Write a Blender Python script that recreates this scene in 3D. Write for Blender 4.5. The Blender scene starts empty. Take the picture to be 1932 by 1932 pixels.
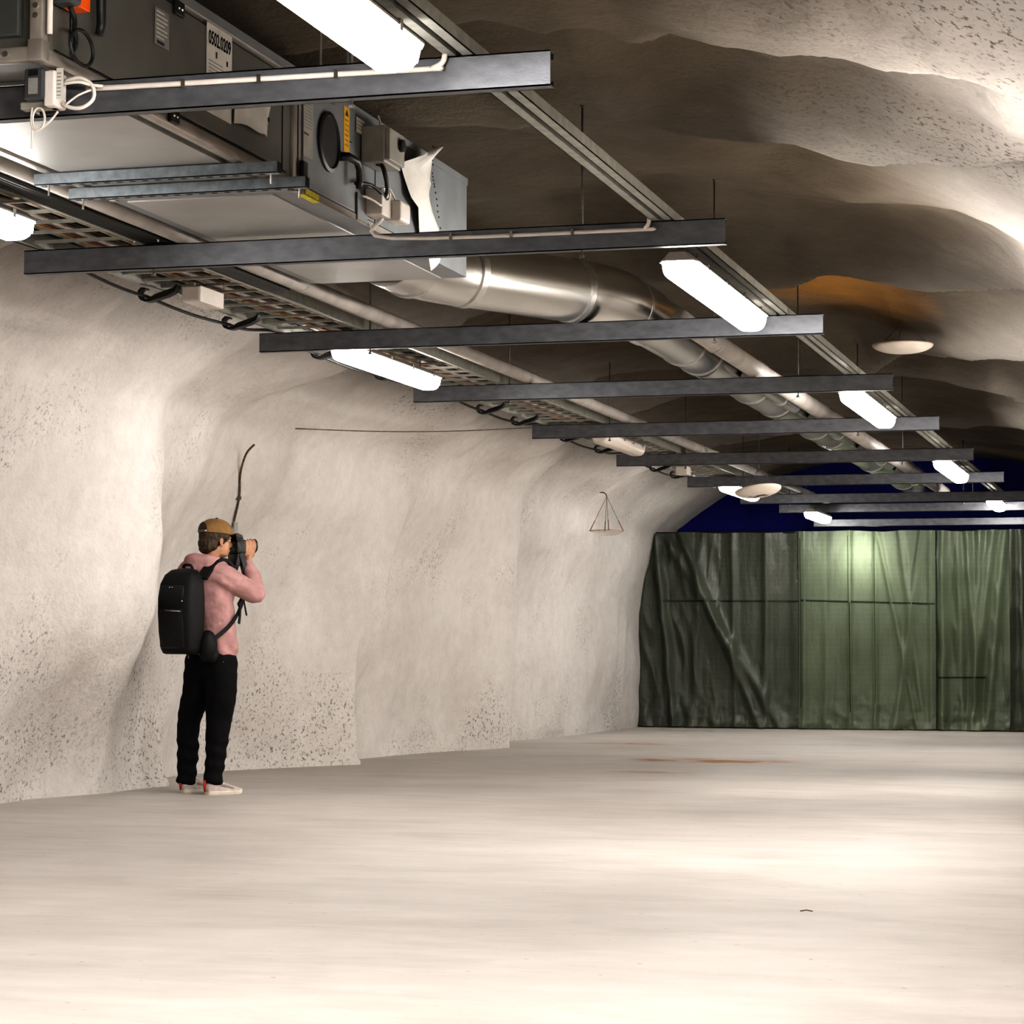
import bpy, bmesh, math, random
import numpy as np
from mathutils import Vector, Matrix, noise
from mathutils.bvhtree import BVHTree

random.seed(7)
S = bpy.context.scene
COL = S.collection
PI = math.pi

# ------------------------------------------------------------------ helpers
class MB:
    """collects shapes, then links them as one mesh object"""
    def __init__(s):
        s.v = []; s.f = []
    def add(s, vs, fs):
        o = len(s.v)
        s.v += [tuple(p) for p in vs]
        s.f += [tuple(i + o for i in f) for f in fs]
        return s
    def box(s, a, b, bev=0.0):
        x0, y0, z0 = [min(a[i], b[i]) for i in range(3)]
        x1, y1, z1 = [max(a[i], b[i]) for i in range(3)]
        if bev <= 0:
            vs = [(x, y, z) for z in (z0, z1) for y in (y0, y1) for x in (x0, x1)]
            s.add(vs, [(0, 2, 3, 1), (4, 5, 7, 6), (0, 1, 5, 4), (2, 6, 7, 3), (0, 4, 6, 2), (1, 3, 7, 5)])
        else:
            bm = bmesh.new()
            bmesh.ops.create_cube(bm, size=1)
            for v in bm.verts:
                v.co = Vector(((x0 + x1) / 2 + v.co.x * (x1 - x0), (y0 + y1) / 2 + v.co.y * (y1 - y0), (z0 + z1) / 2 + v.co.z * (z1 - z0)))
            bmesh.ops.bevel(bm, geom=list(bm.edges), offset=bev, segments=2, affect='EDGES', profile=0.5)
            s.bm(bm)
        return s
    def bm(s, bm, M=None):
        bm.verts.index_update()
        vs = [(M @ v.co if M else v.co) for v in bm.verts]
        s.add(vs, [[v.index for v in f.verts] for f in bm.faces])
        bm.free()
        return s
    def tube(s, path, r, seg=10, caps=True, squash=None):
        path = [Vector(p) for p in path]
        n = len(path)
        rs = r if isinstance(r, (list, tuple)) else [r] * n
        up = None; rings = []
        for i, p in enumerate(path):
            t = (path[min(i + 1, n - 1)] - path[max(i - 1, 0)]).normalized()
            if up is None:
                a = Vector((0, 0, 1)) if abs(t.z) < .9 else Vector((1, 0, 0))
                up = (a - t * a.dot(t)).normalized()
            else:
                up = (up - t * up.dot(t)).normalized()
            side = t.cross(up)
            rr = rs[i]
            ru, rv = (rr if isinstance(rr, (tuple, list)) else (rr, rr))
            rings.append([p + side * (math.cos(2 * PI * k / seg) * ru) + up * (math.sin(2 * PI * k / seg) * rv) for k in range(seg)])
        return s.rings(rings, caps)
    def rings(s, rings, caps=True, closed=True):
        seg = len(rings[0]); vs = [p for r in rings for p in r]; fs = []
        for i in range(len(rings) - 1):
            for k in range(seg if closed else seg - 1):
                k2 = (k + 1) % seg
                fs.append((i * seg + k, i * seg + k2, (i + 1) * seg + k2, (i + 1) * seg + k))
        if caps:
            fs.append(tuple(range(seg - 1, -1, -1)))
            fs.append(tuple((len(rings) - 1) * seg + k for k in range(seg)))
        return s.add(vs, fs)
    def ell(s, c, r, M=None, u=20, v=12):
        bm = bmesh.new()
        bmesh.ops.create_uvsphere(bm, u_segments=u, v_segments=v, radius=1)
        T = Matrix.Translation(Vector(c)) @ (M.to_4x4() if M else Matrix.Identity(4)) @ Matrix.Diagonal((r[0], r[1], r[2], 1))
        return s.bm(bm, T)
    def lathe(s, prof, c=(0, 0, 0), axis='Z', seg=32, M=None):
        rings = []
        for (r, h) in prof:
            ring = []
            for k in range(seg):
                a = 2 * PI * k / seg
                p = Vector((r * math.cos(a), r * math.sin(a), h))
                if axis == 'Y': p = Vector((p.x, p.z, -p.y))
                if axis == 'X': p = Vector((p.z, p.x, p.y))
                if M: p = M @ p
                ring.append(p + Vector(c))
            rings.append(ring)
        return s.rings(rings, True)
    def prism(s, poly, axis, a, b):
        """polygon in the plane across axis, extruded from a to b"""
        def P(q, h):
            return {'X': (h, q[0], q[1]), 'Y': (q[0], h, q[1]), 'Z': (q[0], q[1], h)}[axis]
        n = len(poly)
        vs = [P(q, a) for q in poly] + [P(q, b) for q in poly]
        fs = [tuple(range(n)), tuple(range(2 * n - 1, n - 1, -1))]
        fs += [(k, k + n, (k + 1) % n + n, (k + 1) % n) for k in range(n)]
        return s.add(vs, fs)
    def xf(s, M):
        s.v = [tuple(M @ Vector(p)) for p in s.v]
        return s
    def build(s, name, mat, parent=None, smooth=False, label=None, world=True, auto=None):
        me = bpy.data.meshes.new(name)
        off = Vector((0, 0, 0))
        if parent is not None and world:
            q = parent
            while q:
                off += Vector(q.location); q = q.parent
        me.from_pydata([tuple(Vector(p) - off) for p in s.v], [], s.f)
        bm = bmesh.new(); bm.from_mesh(me)
        bmesh.ops.recalc_face_normals(bm, faces=bm.faces)
        bm.to_mesh(me); bm.free()
        if smooth:
            me.polygons.foreach_set('use_smooth', [True] * len(me.polygons))
            if auto:
                me.set_sharp_from_angle(angle=math.radians(auto))
        me.materials.append(mat)
        o = bpy.data.objects.new(name, me)
        COL.objects.link(o)
        if parent is not None: o.parent = parent
        if label: o['label'] = label
        return o

def tag(o, label, cat, group=None, kind=None):
    o['label'] = label; o['category'] = cat
    if group: o['group'] = group
    if kind: o['kind'] = kind
    return o
def thing(name, label, cat, loc=(0, 0, 0), group=None, rz=0):
    o = bpy.data.objects.new(name, None)
    o.empty_display_size = .1
    COL.objects.link(o); o.location = loc; o.rotation_euler = (0, 0, rz)
    return tag(o, label, cat, group)
def single(name, mb, mat, label, cat, group=None, loc=(0, 0, 0), smooth=False, auto=None):
    """a thing that is one mesh, its origin at loc; mb holds world coordinates"""
    mb.v = [tuple(Vector(p) - Vector(loc)) for p in mb.v]
    o = mb.build(name, mat, None, smooth, auto=auto)
    o.location = loc
    return tag(o, label, cat, group)
def dup(root, loc, label=None):
    r = root.copy(); COL.objects.link(r); r.location = loc
    if label: r['label'] = label
    for ch in list(root.children):
        c = ch.copy(); COL.objects.link(c); c.parent = r
        for g in ch.children:
            d = g.copy(); COL.objects.link(d); d.parent = c
    return r
def lerp(a, b, t): return a + (b - a) * t
def sstep(a, b, x):
    t = np.clip((x - a) / (b - a), 0, 1)
    return t * t * (3 - 2 * t)

# ------------------------------------------------------------------ materials
def mat(name, col=(.5, .5, .5), rough=.5, metal=0.0, **k):
    m = bpy.data.materials.new(name); m.use_nodes = True
    nt = m.node_tree; b = nt.nodes['Principled BSDF']
    b.inputs['Base Color'].default_value = (*col, 1)
    b.inputs['Roughness'].default_value = rough
    b.inputs['Metallic'].default_value = metal
    N, L = nt.nodes, nt.links
    if k.get('spec') is not None: b.inputs['Specular IOR Level'].default_value = k['spec']
    amt = k.get('var', .12)
    tc = N.new('ShaderNodeTexCoord'); mp = N.new('ShaderNodeMapping')
    mp.inputs['Scale'].default_value = k.get('stretch', (1, 1, 1))
    L.new(tc.outputs['Object'], mp.inputs['Vector'])
    nz = N.new('ShaderNodeTexNoise'); nz.inputs['Scale'].default_value = k.get('scale', 12); nz.inputs['Detail'].default_value = 6
    L.new(mp.outputs['Vector'], nz.inputs['Vector'])
    cr = N.new('ShaderNodeValToRGB')
    c2 = k.get('col2')
    lo = [c * (1 - amt * 2) for c in col] if c2 is None else c2
    hi = [min(1, c * (1 + amt)) for c in col] if c2 is None else col
    cr.color_ramp.elements[0].position = .35; cr.color_ramp.elements[0].color = (*lo, 1)
    cr.color_ramp.elements[1].position = .65; cr.color_ramp.elements[1].color = (*hi, 1)
    L.new(nz.outputs['Fac'], cr.inputs['Fac']); L.new(cr.outputs['Color'], b.inputs['Base Color'])
    if k.get('rvar'):
        mr = N.new('ShaderNodeMapRange')
        mr.inputs['To Min'].default_value = rough - k['rvar']; mr.inputs['To Max'].default_value = rough + k['rvar']
        L.new(nz.outputs['Fac'], mr.inputs['Value']); L.new(mr.outputs['Result'], b.inputs['Roughness'])
    if k.get('bump'):
        n2 = N.new('ShaderNodeTexNoise'); n2.inputs['Scale'].default_value = k.get('bscale', 60); n2.inputs['Detail'].default_value = 5
        L.new(mp.outputs['Vector'], n2.inputs['Vector'])
        bp = N.new('ShaderNodeBump'); bp.inputs['Strength'].default_value = k['bump']; bp.inputs['Distance'].default_value = k.get('bdist', .01)
        L.new(n2.outputs['Fac'], bp.inputs['Height']); L.new(bp.outputs['Normal'], b.inputs['Normal'])
    return m
def emis(name, col, strength):
    m = bpy.data.materials.new(name); m.use_nodes = True
    nt = m.node_tree; b = nt.nodes['Principled BSDF']
    b.inputs['Base Color'].default_value = (.8, .8, .8, 1)
    b.inputs['Emission Color'].default_value = (*col, 1); b.inputs['Emission Strength'].default_value = strength
    return m

class NT:
    def __init__(s, name):
        s.m = bpy.data.materials.new(name); s.m.use_nodes = True
        s.t = s.m.node_tree; s.b = s.t.nodes['Principled BSDF']; s.out = s.t.nodes['Material Output']
    def n(s, typ, ins=None, **props):
        nd = s.t.nodes.new(typ)
        for k, v in props.items(): setattr(nd, k, v)
        for k, v in (ins or {}).items():
            if isinstance(v, bpy.types.NodeSocket): s.t.links.new(v, nd.inputs[k])
            else: nd.inputs[k].default_value = v
        return nd
    def link(s, a, b): s.t.links.new(a, b)
    def noise(s, vec, scale, detail=5, rough=.5):
        return s.n('ShaderNodeTexNoise', {'Vector': vec, 'Scale': scale, 'Detail': detail, 'Roughness': rough}).outputs['Fac']
    def ramp(s, fac, p0, p1, c0=(0, 0, 0), c1=(1, 1, 1)):
        r = s.n('ShaderNodeValToRGB', {'Fac': fac})
        e = r.color_ramp.elements
        e[0].position = p0; e[0].color = (*c0, 1); e[1].position = p1; e[1].color = (*c1, 1)
        return r.outputs['Color']
    def math(s, op, a, b=0.0):
        return s.n('ShaderNodeMath', {0: a, 1: b}, operation=op).outputs[0]
    def mix(s, fac, a, b, blend='MIX'):
        m = s.n('ShaderNodeMix', data_type='RGBA', blend_type=blend)
        for i, v in ((0, fac), (6, a), (7, b)):
            if isinstance(v, bpy.types.NodeSocket): s.t.links.new(v, m.inputs[i])
            else: m.inputs[i].default_value = v if not isinstance(v, tuple) else (*v, 1)[:4]
        return m.outputs[2]

def vault_mat(name, rusty=False):
    """sprayed concrete: pale on the walls, browner over the roof, its shade painted in as darkness; patches of coarse dark aggregate"""
    t = NT(name)
    P = t.n('ShaderNodeTexCoord').outputs['Object']
    sx = t.n('ShaderNodeSeparateXYZ', {0: P})
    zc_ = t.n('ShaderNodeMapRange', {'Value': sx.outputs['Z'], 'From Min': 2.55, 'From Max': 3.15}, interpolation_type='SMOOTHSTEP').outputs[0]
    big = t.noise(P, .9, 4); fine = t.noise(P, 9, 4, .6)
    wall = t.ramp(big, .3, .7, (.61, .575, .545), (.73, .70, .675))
    roof_shade = t.ramp(big, .3, .7, (.08, .064, .046), (.132, .11, .083))
    col = t.mix(zc_, wall, roof_shade)  # shade of the roof is put into the colour, darker with height
    col = t.mix(.2, col, t.ramp(fine, .3, .7, (.45, .42, .38), (.95, .93, .9)), 'MULTIPLY')
    if rusty:
        st = t.n('ShaderNodeTexGradient', {'Vector': t.n('ShaderNodeMapping', {'Vector': P, 'Location': (2.2 / .8, -15.3 / 1.4, -3.2 / 1.0), 'Scale': (1 / .8, 1 / 1.4, 1.0)}).outputs[0]}, gradient_type='SPHERICAL').outputs['Fac']
        st = t.math('MULTIPLY', t.n('ShaderNodeRGBToBW', {0: t.ramp(st, .1, .75)}).outputs[0], t.math('ADD', .35, t.noise(P, 2.2, 4)))
        col = t.mix(st, col, (.40, .20, .045))
    low = t.n('ShaderNodeMapRange', {'Value': sx.outputs['Z'], 'From Min': 0.9, 'From Max': 0.0, 'To Min': 0.0, 'To Max': .11}).outputs[0]
    for (x, y, z, rx, ry, rz, k) in ((-6.3, 17.35, .55, .5, .3, .7, .26), (-.5, 6.5, 2.7, .8, 1.5, .7, .42), (-1.6, 8.75, 3.05, .9, .7, .5, .34), (-.8, 9.0, 2.8, .7, 1.2, .5, .25), (-6.2, 12.4, 2.2, .5, .7, .5, .18), (-6.4, 12.3, .8, .5, .5, .5, .2), (-6.7, 16.3, .2, .5, .8, .45, .2), (-6.15, 20.9, .3, .3, .5, .3, .2)):
        g = t.n('ShaderNodeTexGradient', {'Vector': t.n('ShaderNodeMapping', {'Vector': P, 'Location': (-x / rx, -y / ry, -z / rz), 'Scale': (1 / rx, 1 / ry, 1 / rz)}).outputs[0]}, gradient_type='SPHERICAL').outputs['Fac']
        low = t.math('ADD', low, t.math('MULTIPLY', g, k))
    patch = t.n('ShaderNodeRGBToBW', {0: t.ramp(t.math('ADD', t.noise(P, 1.0, 5, .62), low), .53, .70)}).outputs[0]
    sp = t.n('ShaderNodeRGBToBW', {0: t.ramp(t.noise(P, 40, 3, .7), .55, .64)}).outputs[0]
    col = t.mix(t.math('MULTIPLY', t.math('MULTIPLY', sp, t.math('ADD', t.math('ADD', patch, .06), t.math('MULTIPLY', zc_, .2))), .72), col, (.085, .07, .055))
    t.link(col, t.b.inputs['Base Color'])
    t.b.inputs['Roughness'].default_value = .85
    t.b.inputs['Specular IOR Level'].default_value = .25
    h = t.math('ADD', t.math('MULTIPLY', t.noise(P, 30, 3, .65), .32), t.math('MULTIPLY', t.noise(P, 4.2, 4, .6), 1.0))
    t.link(t.n('ShaderNodeBump', {'Strength': .6, 'Distance': .04, 'Height': h}).outputs['Normal'], t.b.inputs['Normal'])
    return t.m
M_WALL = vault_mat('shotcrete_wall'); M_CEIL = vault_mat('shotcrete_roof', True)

def floor_mat():
    t = NT('concrete_floor')
    P = t.n('ShaderNodeTexCoord').outputs['Object']
    big = t.noise(P, .55, 5, .6)
    col = t.ramp(big, .3, .72, (.50, .465, .43), (.60, .56, .525))
    mid = t.noise(t.n('ShaderNodeMapping', {'Vector': P, 'Scale': (.8, 2.2, 1)}).outputs[0], 2.3, 7, .65)
    col = t.mix(.3, col, t.ramp(mid, .35, .65, (.55, .525, .49), (1, 1, 1)), 'MULTIPLY')
    sm = t.noise(t.n('ShaderNodeMapping', {'Vector': P, 'Scale': (.7, 1.3, 1)}).outputs[0], 1.5, 4, .7)
    col = t.mix(.3, col, t.ramp(sm, .34, .5, (.66, .64, .61), (1, 1, 1)), 'MULTIPLY')
    sp = t.n('ShaderNodeRGBToBW', {0: t.ramp(t.noise(P, 19, 2, .5), .71, .75)}).outputs[0]
    col = t.mix(t.math('MULTIPLY', sp, .45), col, (.22, .17, .12))
    # rust pools
    for (x, y, rx, ry, k) in ((-3.75, 19.3, .9, .5, 1.0), (-5.25, 22.5, .5, .3, .55), (-3.85, 17.4, .4, .25, .35)):
        g = t.n('ShaderNodeTexGradient', {'Vector': t.n('ShaderNodeMapping', {'Vector': P, 'Location': (-x / rx, -y / ry, 0), 'Scale': (1 / rx, 1 / ry, 0)}).outputs[0]}, gradient_type='SPHERICAL').outputs['Fac']
        g = t.math('MULTIPLY', g, t.math('MULTIPLY', t.n('ShaderNodeRGBToBW', {0: t.ramp(t.noise(P, 3.1, 5), .38, .62)}).outputs[0], 2.6 * k))
        g = t.n('ShaderNodeClamp', {0: g}).outputs[0]
        col = t.mix(g, col, (.33, .14, .025))
    t.link(col, t.b.inputs['Base Color'])
    t.b.inputs['Specular IOR Level'].default_value = .3
    t.link(t.n('ShaderNodeMapRange', {'Value': mid, 'To Min': .42, 'To Max': .68}).outputs[0], t.b.inputs['Roughness'])
    h = t.math('ADD', t.math('MULTIPLY', mid, .5), t.math('MULTIPLY', t.noise(P, 40, 4), .12))
    t.link(t.n('ShaderNodeBump', {'Strength': .2, 'Distance': .02, 'Height': h}).outputs['Normal'], t.b.inputs['Normal'])
    return t.m
M_FLOOR = floor_mat()

M_BEAM = mat('galvanised_beam', (.19, .195, .21), .45, .65, scale=14, var=.10, rvar=.08, stretch=(1, 2, 2), bump=.15, bscale=90, bdist=.002)
M_RAIL = mat('galvanised_rail', (.40, .40, .36), .5, .45, scale=20, var=.08)
M_CHAN = mat('slotted_channel', (.24, .265, .285), .45, .6, scale=30, var=.1)
M_DARK = mat('dark_slot', (.015, .015, .015), .8)
M_DUCT = mat('zinc_duct', (.70, .69, .66), .24, 1.0, scale=2, var=.02)
M_FLANGE = mat('duct_flange', (.72, .71, .69), .3, 1.0, scale=30, var=.05)
M_AHU = mat('casing_grey', (.145, .14, .122), .5, .2, scale=5, var=.06)
M_AHU2 = mat('casing_light_grey', (.255, .265, .27), .45, .3, scale=5, var=.06)
M_UNDER = mat('casing_underside', (.48, .475, .46), .48, .7, scale=2.5, var=.06, rvar=.08)
M_ALU = mat('aluminium_profile', (.42, .38, .34), .38, .6, scale=10, var=.08)
M_BLACK = mat('black_plastic', (.012, .012, .012), .45, scale=30)
M_RUBBER = mat('black_cable', (.014, .014, .013), .5, scale=30)
M_WHITE = mat('white_plastic', (.72, .66, .60), .45, scale=15, var=.04)
M_GREYP = mat('grey_plastic', (.34, .32, .28), .5, scale=15, var=.06)
M_DKGREY = mat('dark_grey_plastic', (.07, .07, .075), .4, scale=15, var=.06)
M_ORANGE = mat('orange_plastic', (.85, .13, .01), .4, scale=15, var=.04)
M_YELLOW = mat('yellow_label', (.75, .42, .02), .5, scale=40, var=.1)
M_LEMON = mat('lemon_label', (.70, .60, .06), .5, scale=40, var=.1)
M_PAPER = mat('paper', (.62, .585, .53), .7, scale=8, var=.06)
M_INK = mat('ink', (.02, .02, .02), .7)
M_INK2 = mat('grey_ink', (.26, .25, .23), .7)
M_PIPE = mat('pale_pipe', (.36, .33, .30), .55, 0, scale=6, var=.08)
M_STEEL = mat('zinc_rod', (.16, .15, .14), .5, .6, scale=60, var=.1)
M_BOLT = mat('bright_bolt', (.75, .74, .72), .25, 1.0)
M_RUST = mat('rusty_iron', (.16, .11, .07), .8, .2, scale=60, var=.3)
M_BOWL = mat('white_bowl', (.78, .70, .62), .45, scale=10, var=.04)
M_HOUS = mat('luminaire_housing', (.35, .33, .30), .5, 0, scale=10, var=.06)
M_TUBE = emis('lit_diffuser', (1.0, .965, .93), 76.0); M_TUBE_L = emis('lit_diffuser_left', (1.0, .965, .93), 30.0); M_TUBE_F = emis('lit_diffuser_far', (1.0, .965, .93), 44.0)
M_UNLIT = mat('unlit_diffuser', (.70, .62, .56), .35, 0, scale=10, var=.03)

# ------------------------------------------------------------------ camera
cam = bpy.data.cameras.new('camera'); camo = bpy.data.objects.new('camera', cam); COL.objects.link(camo)
yaw, pitch, roll = .2775, .0576, .0034
fw = Vector((-math.sin(yaw) * math.cos(pitch), math.cos(yaw) * math.cos(pitch), math.sin(pitch)))
rt = Vector((math.cos(yaw), math.sin(yaw), 0)); upv = rt.cross(fw)
rt, upv = rt * math.cos(roll) + upv * math.sin(roll), -rt * math.sin(roll) + upv * math.cos(roll)
Mc = Matrix((rt, upv, -fw)).transposed().to_4x4(); Mc.translation = Vector((0, 0, .9))
camo.matrix_world = Mc
cam.sensor_width = 36; cam.lens = 36 * 4505.4 / 1932
cam.clip_start = .05; cam.clip_end = 200
S.camera = camo

# ------------------------------------------------------------------ the tunnel
BASE = [(-6.4, 0), (-6.36, .75), (-6.28, 1.5), (-6.17, 2.0), (-6.0, 2.4), (-5.72, 2.7), (-5.35, 2.95), (-4.75, 3.17), (-4.0, 3.31), (-3.0, 3.36),
        (-2.0, 3.29), (-1.3, 3.11), (-.7, 2.87), (-.2, 2.56), (.25, 2.15), (.55, 1.7), (.75, 1.0), (.85, 0)]
Y0, Y1 = -7.0, 30.0
rng = np.random.RandomState(3)
def resample(P, n):
    P = np.array(P, float)
    d = np.r_[0, np.cumsum(np.hypot(*np.diff(P, axis=0).T))]
    # smooth curve through the points (Catmull-Rom)
    out = []
    for s in np.linspace(0, d[-1], n):
        i = min(max(np.searchsorted(d, s) - 1, 0), len(P) - 2)
        t = (s - d[i]) / (d[i + 1] - d[i])
        p0, p1, p2, p3 = P[max(i - 1, 0)], P[i], P[i + 1], P[min(i + 2, len(P) - 1)]
        out.append(.5 * ((2 * p1) + (-p0 + p2) * t + (2 * p0 - 5 * p1 + 4 * p2 - p3) * t * t + (-p0 + 3 * p1 - 3 * p2 + p3) * t ** 3))
    return np.array(out)
NS = 220
prof = resample(BASE, NS)
tan = np.gradient(prof, axis=0); tan /= np.linalg.norm(tan, axis=1)[:, None]
nor = np.stack([tan[:, 1], -tan[:, 0]], 1)          # points into the tunnel
ys = np.r_[np.linspace(Y0, 4.5, 50, endpoint=False), np.linspace(4.5, 28.4, 560), np.linspace(28.45, Y1, 6)]
YY, SI = np.meshgrid(ys, np.arange(NS), indexing='ij')
PX, PZ = prof[SI, 0], prof[SI, 1]
NX, NZ = nor[SI, 0], nor[SI, 1]
def vnoise(X, Y, Z, seed):
    r = np.random.RandomState(seed); T = r.rand(64, 64, 64)
    xi, yi, zi = [np.floor(a).astype(int) for a in (X, Y, Z)]
    xf, yf, zf = X - xi, Y - yi, Z - zi
    xf, yf, zf = [a * a * a * (a * (a * 6 - 15) + 10) for a in (xf, yf, zf)]
    o = 0
    for a in (0, 1):
        for b in (0, 1):
            for c in (0, 1):
                w = (xf if a else 1 - xf) * (yf if b else 1 - yf) * (zf if c else 1 - zf)
                o = o + w * T[(xi + a) % 64, (yi + b) % 64, (zi + c) % 64]
    return o * 2 - 1
d = .055 * vnoise(PX / 1.3, YY / 1.3, PZ / 1.3, 1) + .026 * vnoise(PX / .55, YY / .55, PZ / .55, 2)
d += .010 * vnoise(PX / .23, YY / .23, PZ / .23, 3) + .006 * vnoise(PX / .1, YY / .09, PZ / .1, 4)
d += np.where(PX < -4.5, .055 * vnoise(PX / 3, YY / .75, PZ / 2.2, 7) + .022 * vnoise(PX, YY / .34, PZ / .9, 8), 0)
# bulges and recesses of the left wall: x of the wall face along the tunnel, at three heights
R0 = [(-7, -6.5), (4, -6.6), (10, -6.55), (12.5, -6.62), (13, -6.64), (13.83, -6.48), (14.5, -6.41), (14.9, -6.78), (15.5, -6.92), (16.48, -6.89), (16.9, -6.62), (17.45, -6.3), (17.66, -6.17), (17.82, -6.52),
      (18.63, -6.58), (20.4, -6.36), (21.05, -6.10), (21.25, -6.05), (21.42, -6.40), (22.5, -6.52), (24.5, -6.33), (27.1, -6.27), (30, -6.3)]
R1 = [(-7, -6.4), (4, -6.5), (8, -6.45), (10, -6.35), (11.5, -6.45), (12.4, -6.28), (13.1, -6.08), (13.35, -6.1), (13.75, -6.4), (14.6, -6.62), (15.5, -6.64), (16.5, -6.62), (17.3, -6.48), (17.85, -6.22), (18.05, -6.16), (18.3, -6.45), (19.2, -6.42),
      (20.4, -6.32), (21.05, -6.08), (21.3, -6.0), (21.55, -6.38), (22.7, -6.42), (24.5, -6.26), (25.4, -6.14), (26.2, -6.24), (27.2, -6.24), (30, -6.3)]
R2 = [(-7, -6.1), (4, -6.1), (10, -6.1), (12.3, -6.0), (13.0, -5.95), (13.6, -6.05), (14.6, -6.16), (16, -6.2), (17.5, -6.08), (19, -6.0), (19.8, -6.06), (20.8, -6.0), (21.5, -5.95), (22.4, -6.06), (24, -6.0), (27.2, -6.02), (30, -6.05)]
def row(R):
    a = np.array(R); v = np.interp(np.linspace(Y0, Y1, 2000), a[:, 0], a[:, 1])
    k = np.hanning(9); k /= k.sum(); v = np.convolve(np.pad(v, 4, mode='edge'), k, 'valid')
    return np.interp(YY, np.linspace(Y0, Y1, 2000), v)
x0, x1, x2 = row(R0), row(R1), row(R2)
zt = PZ
xw = np.where(zt < 1.3, x0 + (x1 - x0) * sstep(0, 1.3, zt), x1 + (x2 - x1) * sstep(1.3, 2.4, zt))
left = (PX < -3.2)
bx = np.interp(np.minimum(zt, 2.4), [p[1] for p in BASE[:5]], [p[0] for p in BASE[:5]])
dx = np.where(left, (xw - bx) * (1 - sstep(2.4, 3.2, zt)), 0)
# hanging lips of the roof
ridges = [
    ([(-5, 8.6), (-3.2, 8.3), (-2.41, 8.06), (-2.23, 8.18), (-2.03, 8.13), (-1.88, 8.28), (-1.68, 8.07), (-1.48, 8.07), (-1.29, 8.08), (-1.1, 7.9), (-.9, 7.84), (-.6, 7.5)], .15, 1.3, .30),
    ([(-5, 9.9), (-3.4, 9.5), (-2.9, 9.65), (-2.79, 9.8), (-2.46, 9.47), (-2.2, 9.4), (-2.01, 9.75), (-1.75, 9.88), (-1.47, 9.66), (-1.36, 9.78), (-1.16, 9.78), (-.94, 9.46), (-.74, 9.4), (-.58, 8.98)], .16, 1.2, .32),
    ([(-5, 11.4), (-3.2, 11.6), (-2.4, 11.4), (-1.9, 11.7), (-1.4, 11.5), (-.8, 11.0)], .07, 1.0, .6),
    ([(-5, 14.6), (-3.2, 14.0), (-2.57, 14.28), (-2.26, 14.15), (-2.05, 13.85), (-1.85, 13.72), (-1.67, 13.82), (-1.37, 13.78), (-1.07, 13.4), (-.84, 12.92), (-.6, 12.4)], .15, 1.6, .35),
    ([(-5, 17.8), (-3.2, 18.2), (-2.3, 18.2), (-1.9, 17.15), (-1.62, 17.1), (-1.22, 16.42), (-1.07, 16.29), (-.7, 15.6)], .14, 1.5, .4),
    ([(-5, 20.2), (-2.7, 19.2), (-2.2, 19.05), (-1.88, 18.95), (-1.69, 19.1), (-1.42, 18.9), (-1.29, 19.4), (-.8, 18.6)], .12, 1.1, .4),
    ([(-5, 23.4), (-3, 23.0), (-2, 22.8), (-1.2, 22.0)], .12, 1.8, .5),
    ([(-5, 5.2), (-3, 5.6), (-2, 5.8), (-1.2, 5.5), (-.5, 5.0)], .13, 1.4, .4)]
dc = 0
for pts, A, near, far in ridges:
    a = np.array(pts); yr = np.interp(PX, a[:, 0], a[:, 1])
    u = YY - yr
    g = np.where(u < 0, np.exp(-(u / near) ** 2 * 2.2), np.exp(-(u / (far * .8)) ** 2 * 1.6))
    dc = dc + A * g
d = d + 1.35 * dc * sstep(2.45, 2.95, PZ) * (1 - .35 * sstep(-1.6, -.7, PX))
d *= np.where(PZ < .05, .6, 1)
zs = 1 - .055 * np.clip((YY - 12) / 15, 0, 1)
X = PX + NX * d + dx; Z = (PZ + NZ * d) * zs
Z[:, 0] = -.03; Z[:, -1] = -.03
NY = len(ys)
V = np.stack([X, YY, Z], -1)
# smooth normals of the whole vault, so that wall and roof meet without a seam
gy = np.gradient(V, axis=0); gs = np.gradient(V, axis=1)
VN = np.cross(gs, gy); VN /= np.linalg.norm(VN, axis=-1)[..., None]
if (VN[:, NS // 2, 2].mean() > 0): VN = -VN
i_l = int(np.argmin(np.hypot(prof[:, 0] + 5.55, prof[:, 1] - 2.83)))
i_r = int(np.argmin(np.hypot(prof[:, 0] - .1, prof[:, 1] - 2.3)))
def shell(name, a, b, m):
    n = b - a + 1
    vs = V[:, a:b + 1].reshape(-1, 3); nn = VN[:, a:b + 1].reshape(-1, 3)
    i, j = np.meshgrid(np.arange(NY - 1), np.arange(n - 1), indexing='ij')
    q = np.stack([i * n + j, (i + 1) * n + j, (i + 1) * n + j + 1, i * n + j + 1], -1).reshape(-1, 4)
    me = bpy.data.meshes.new(name); me.from_pydata(vs.tolist(), [], q.tolist())
    me.polygons.foreach_set('use_smooth', [True] * len(me.polygons))
    me.normals_split_custom_set_from_vertices(nn.tolist())
    me.materials.append(m)
    o = bpy.data.objects.new(name, me); COL.objects.link(o); o['kind'] = 'structure'
    return o
shell('wall_left', 0, i_l, M_WALL)['label'] = 'bulging white sprayed-concrete rock wall'
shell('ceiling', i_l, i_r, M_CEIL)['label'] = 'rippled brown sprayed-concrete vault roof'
shell('wall_right', i_r, NS - 1, M_WALL)['label'] = 'white sprayed-concrete wall beside the viewer'
ii, jj = np.meshgrid(np.arange(NY - 1), np.arange(NS - 1), indexing='ij')
BV = BVHTree.FromPolygons(V.reshape(-1, 3).tolist(), np.stack([ii * NS + jj, ii * NS + jj + 1, (ii + 1) * NS + jj + 1, (ii + 1) * NS + jj], -1).reshape(-1, 4).tolist())
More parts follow.
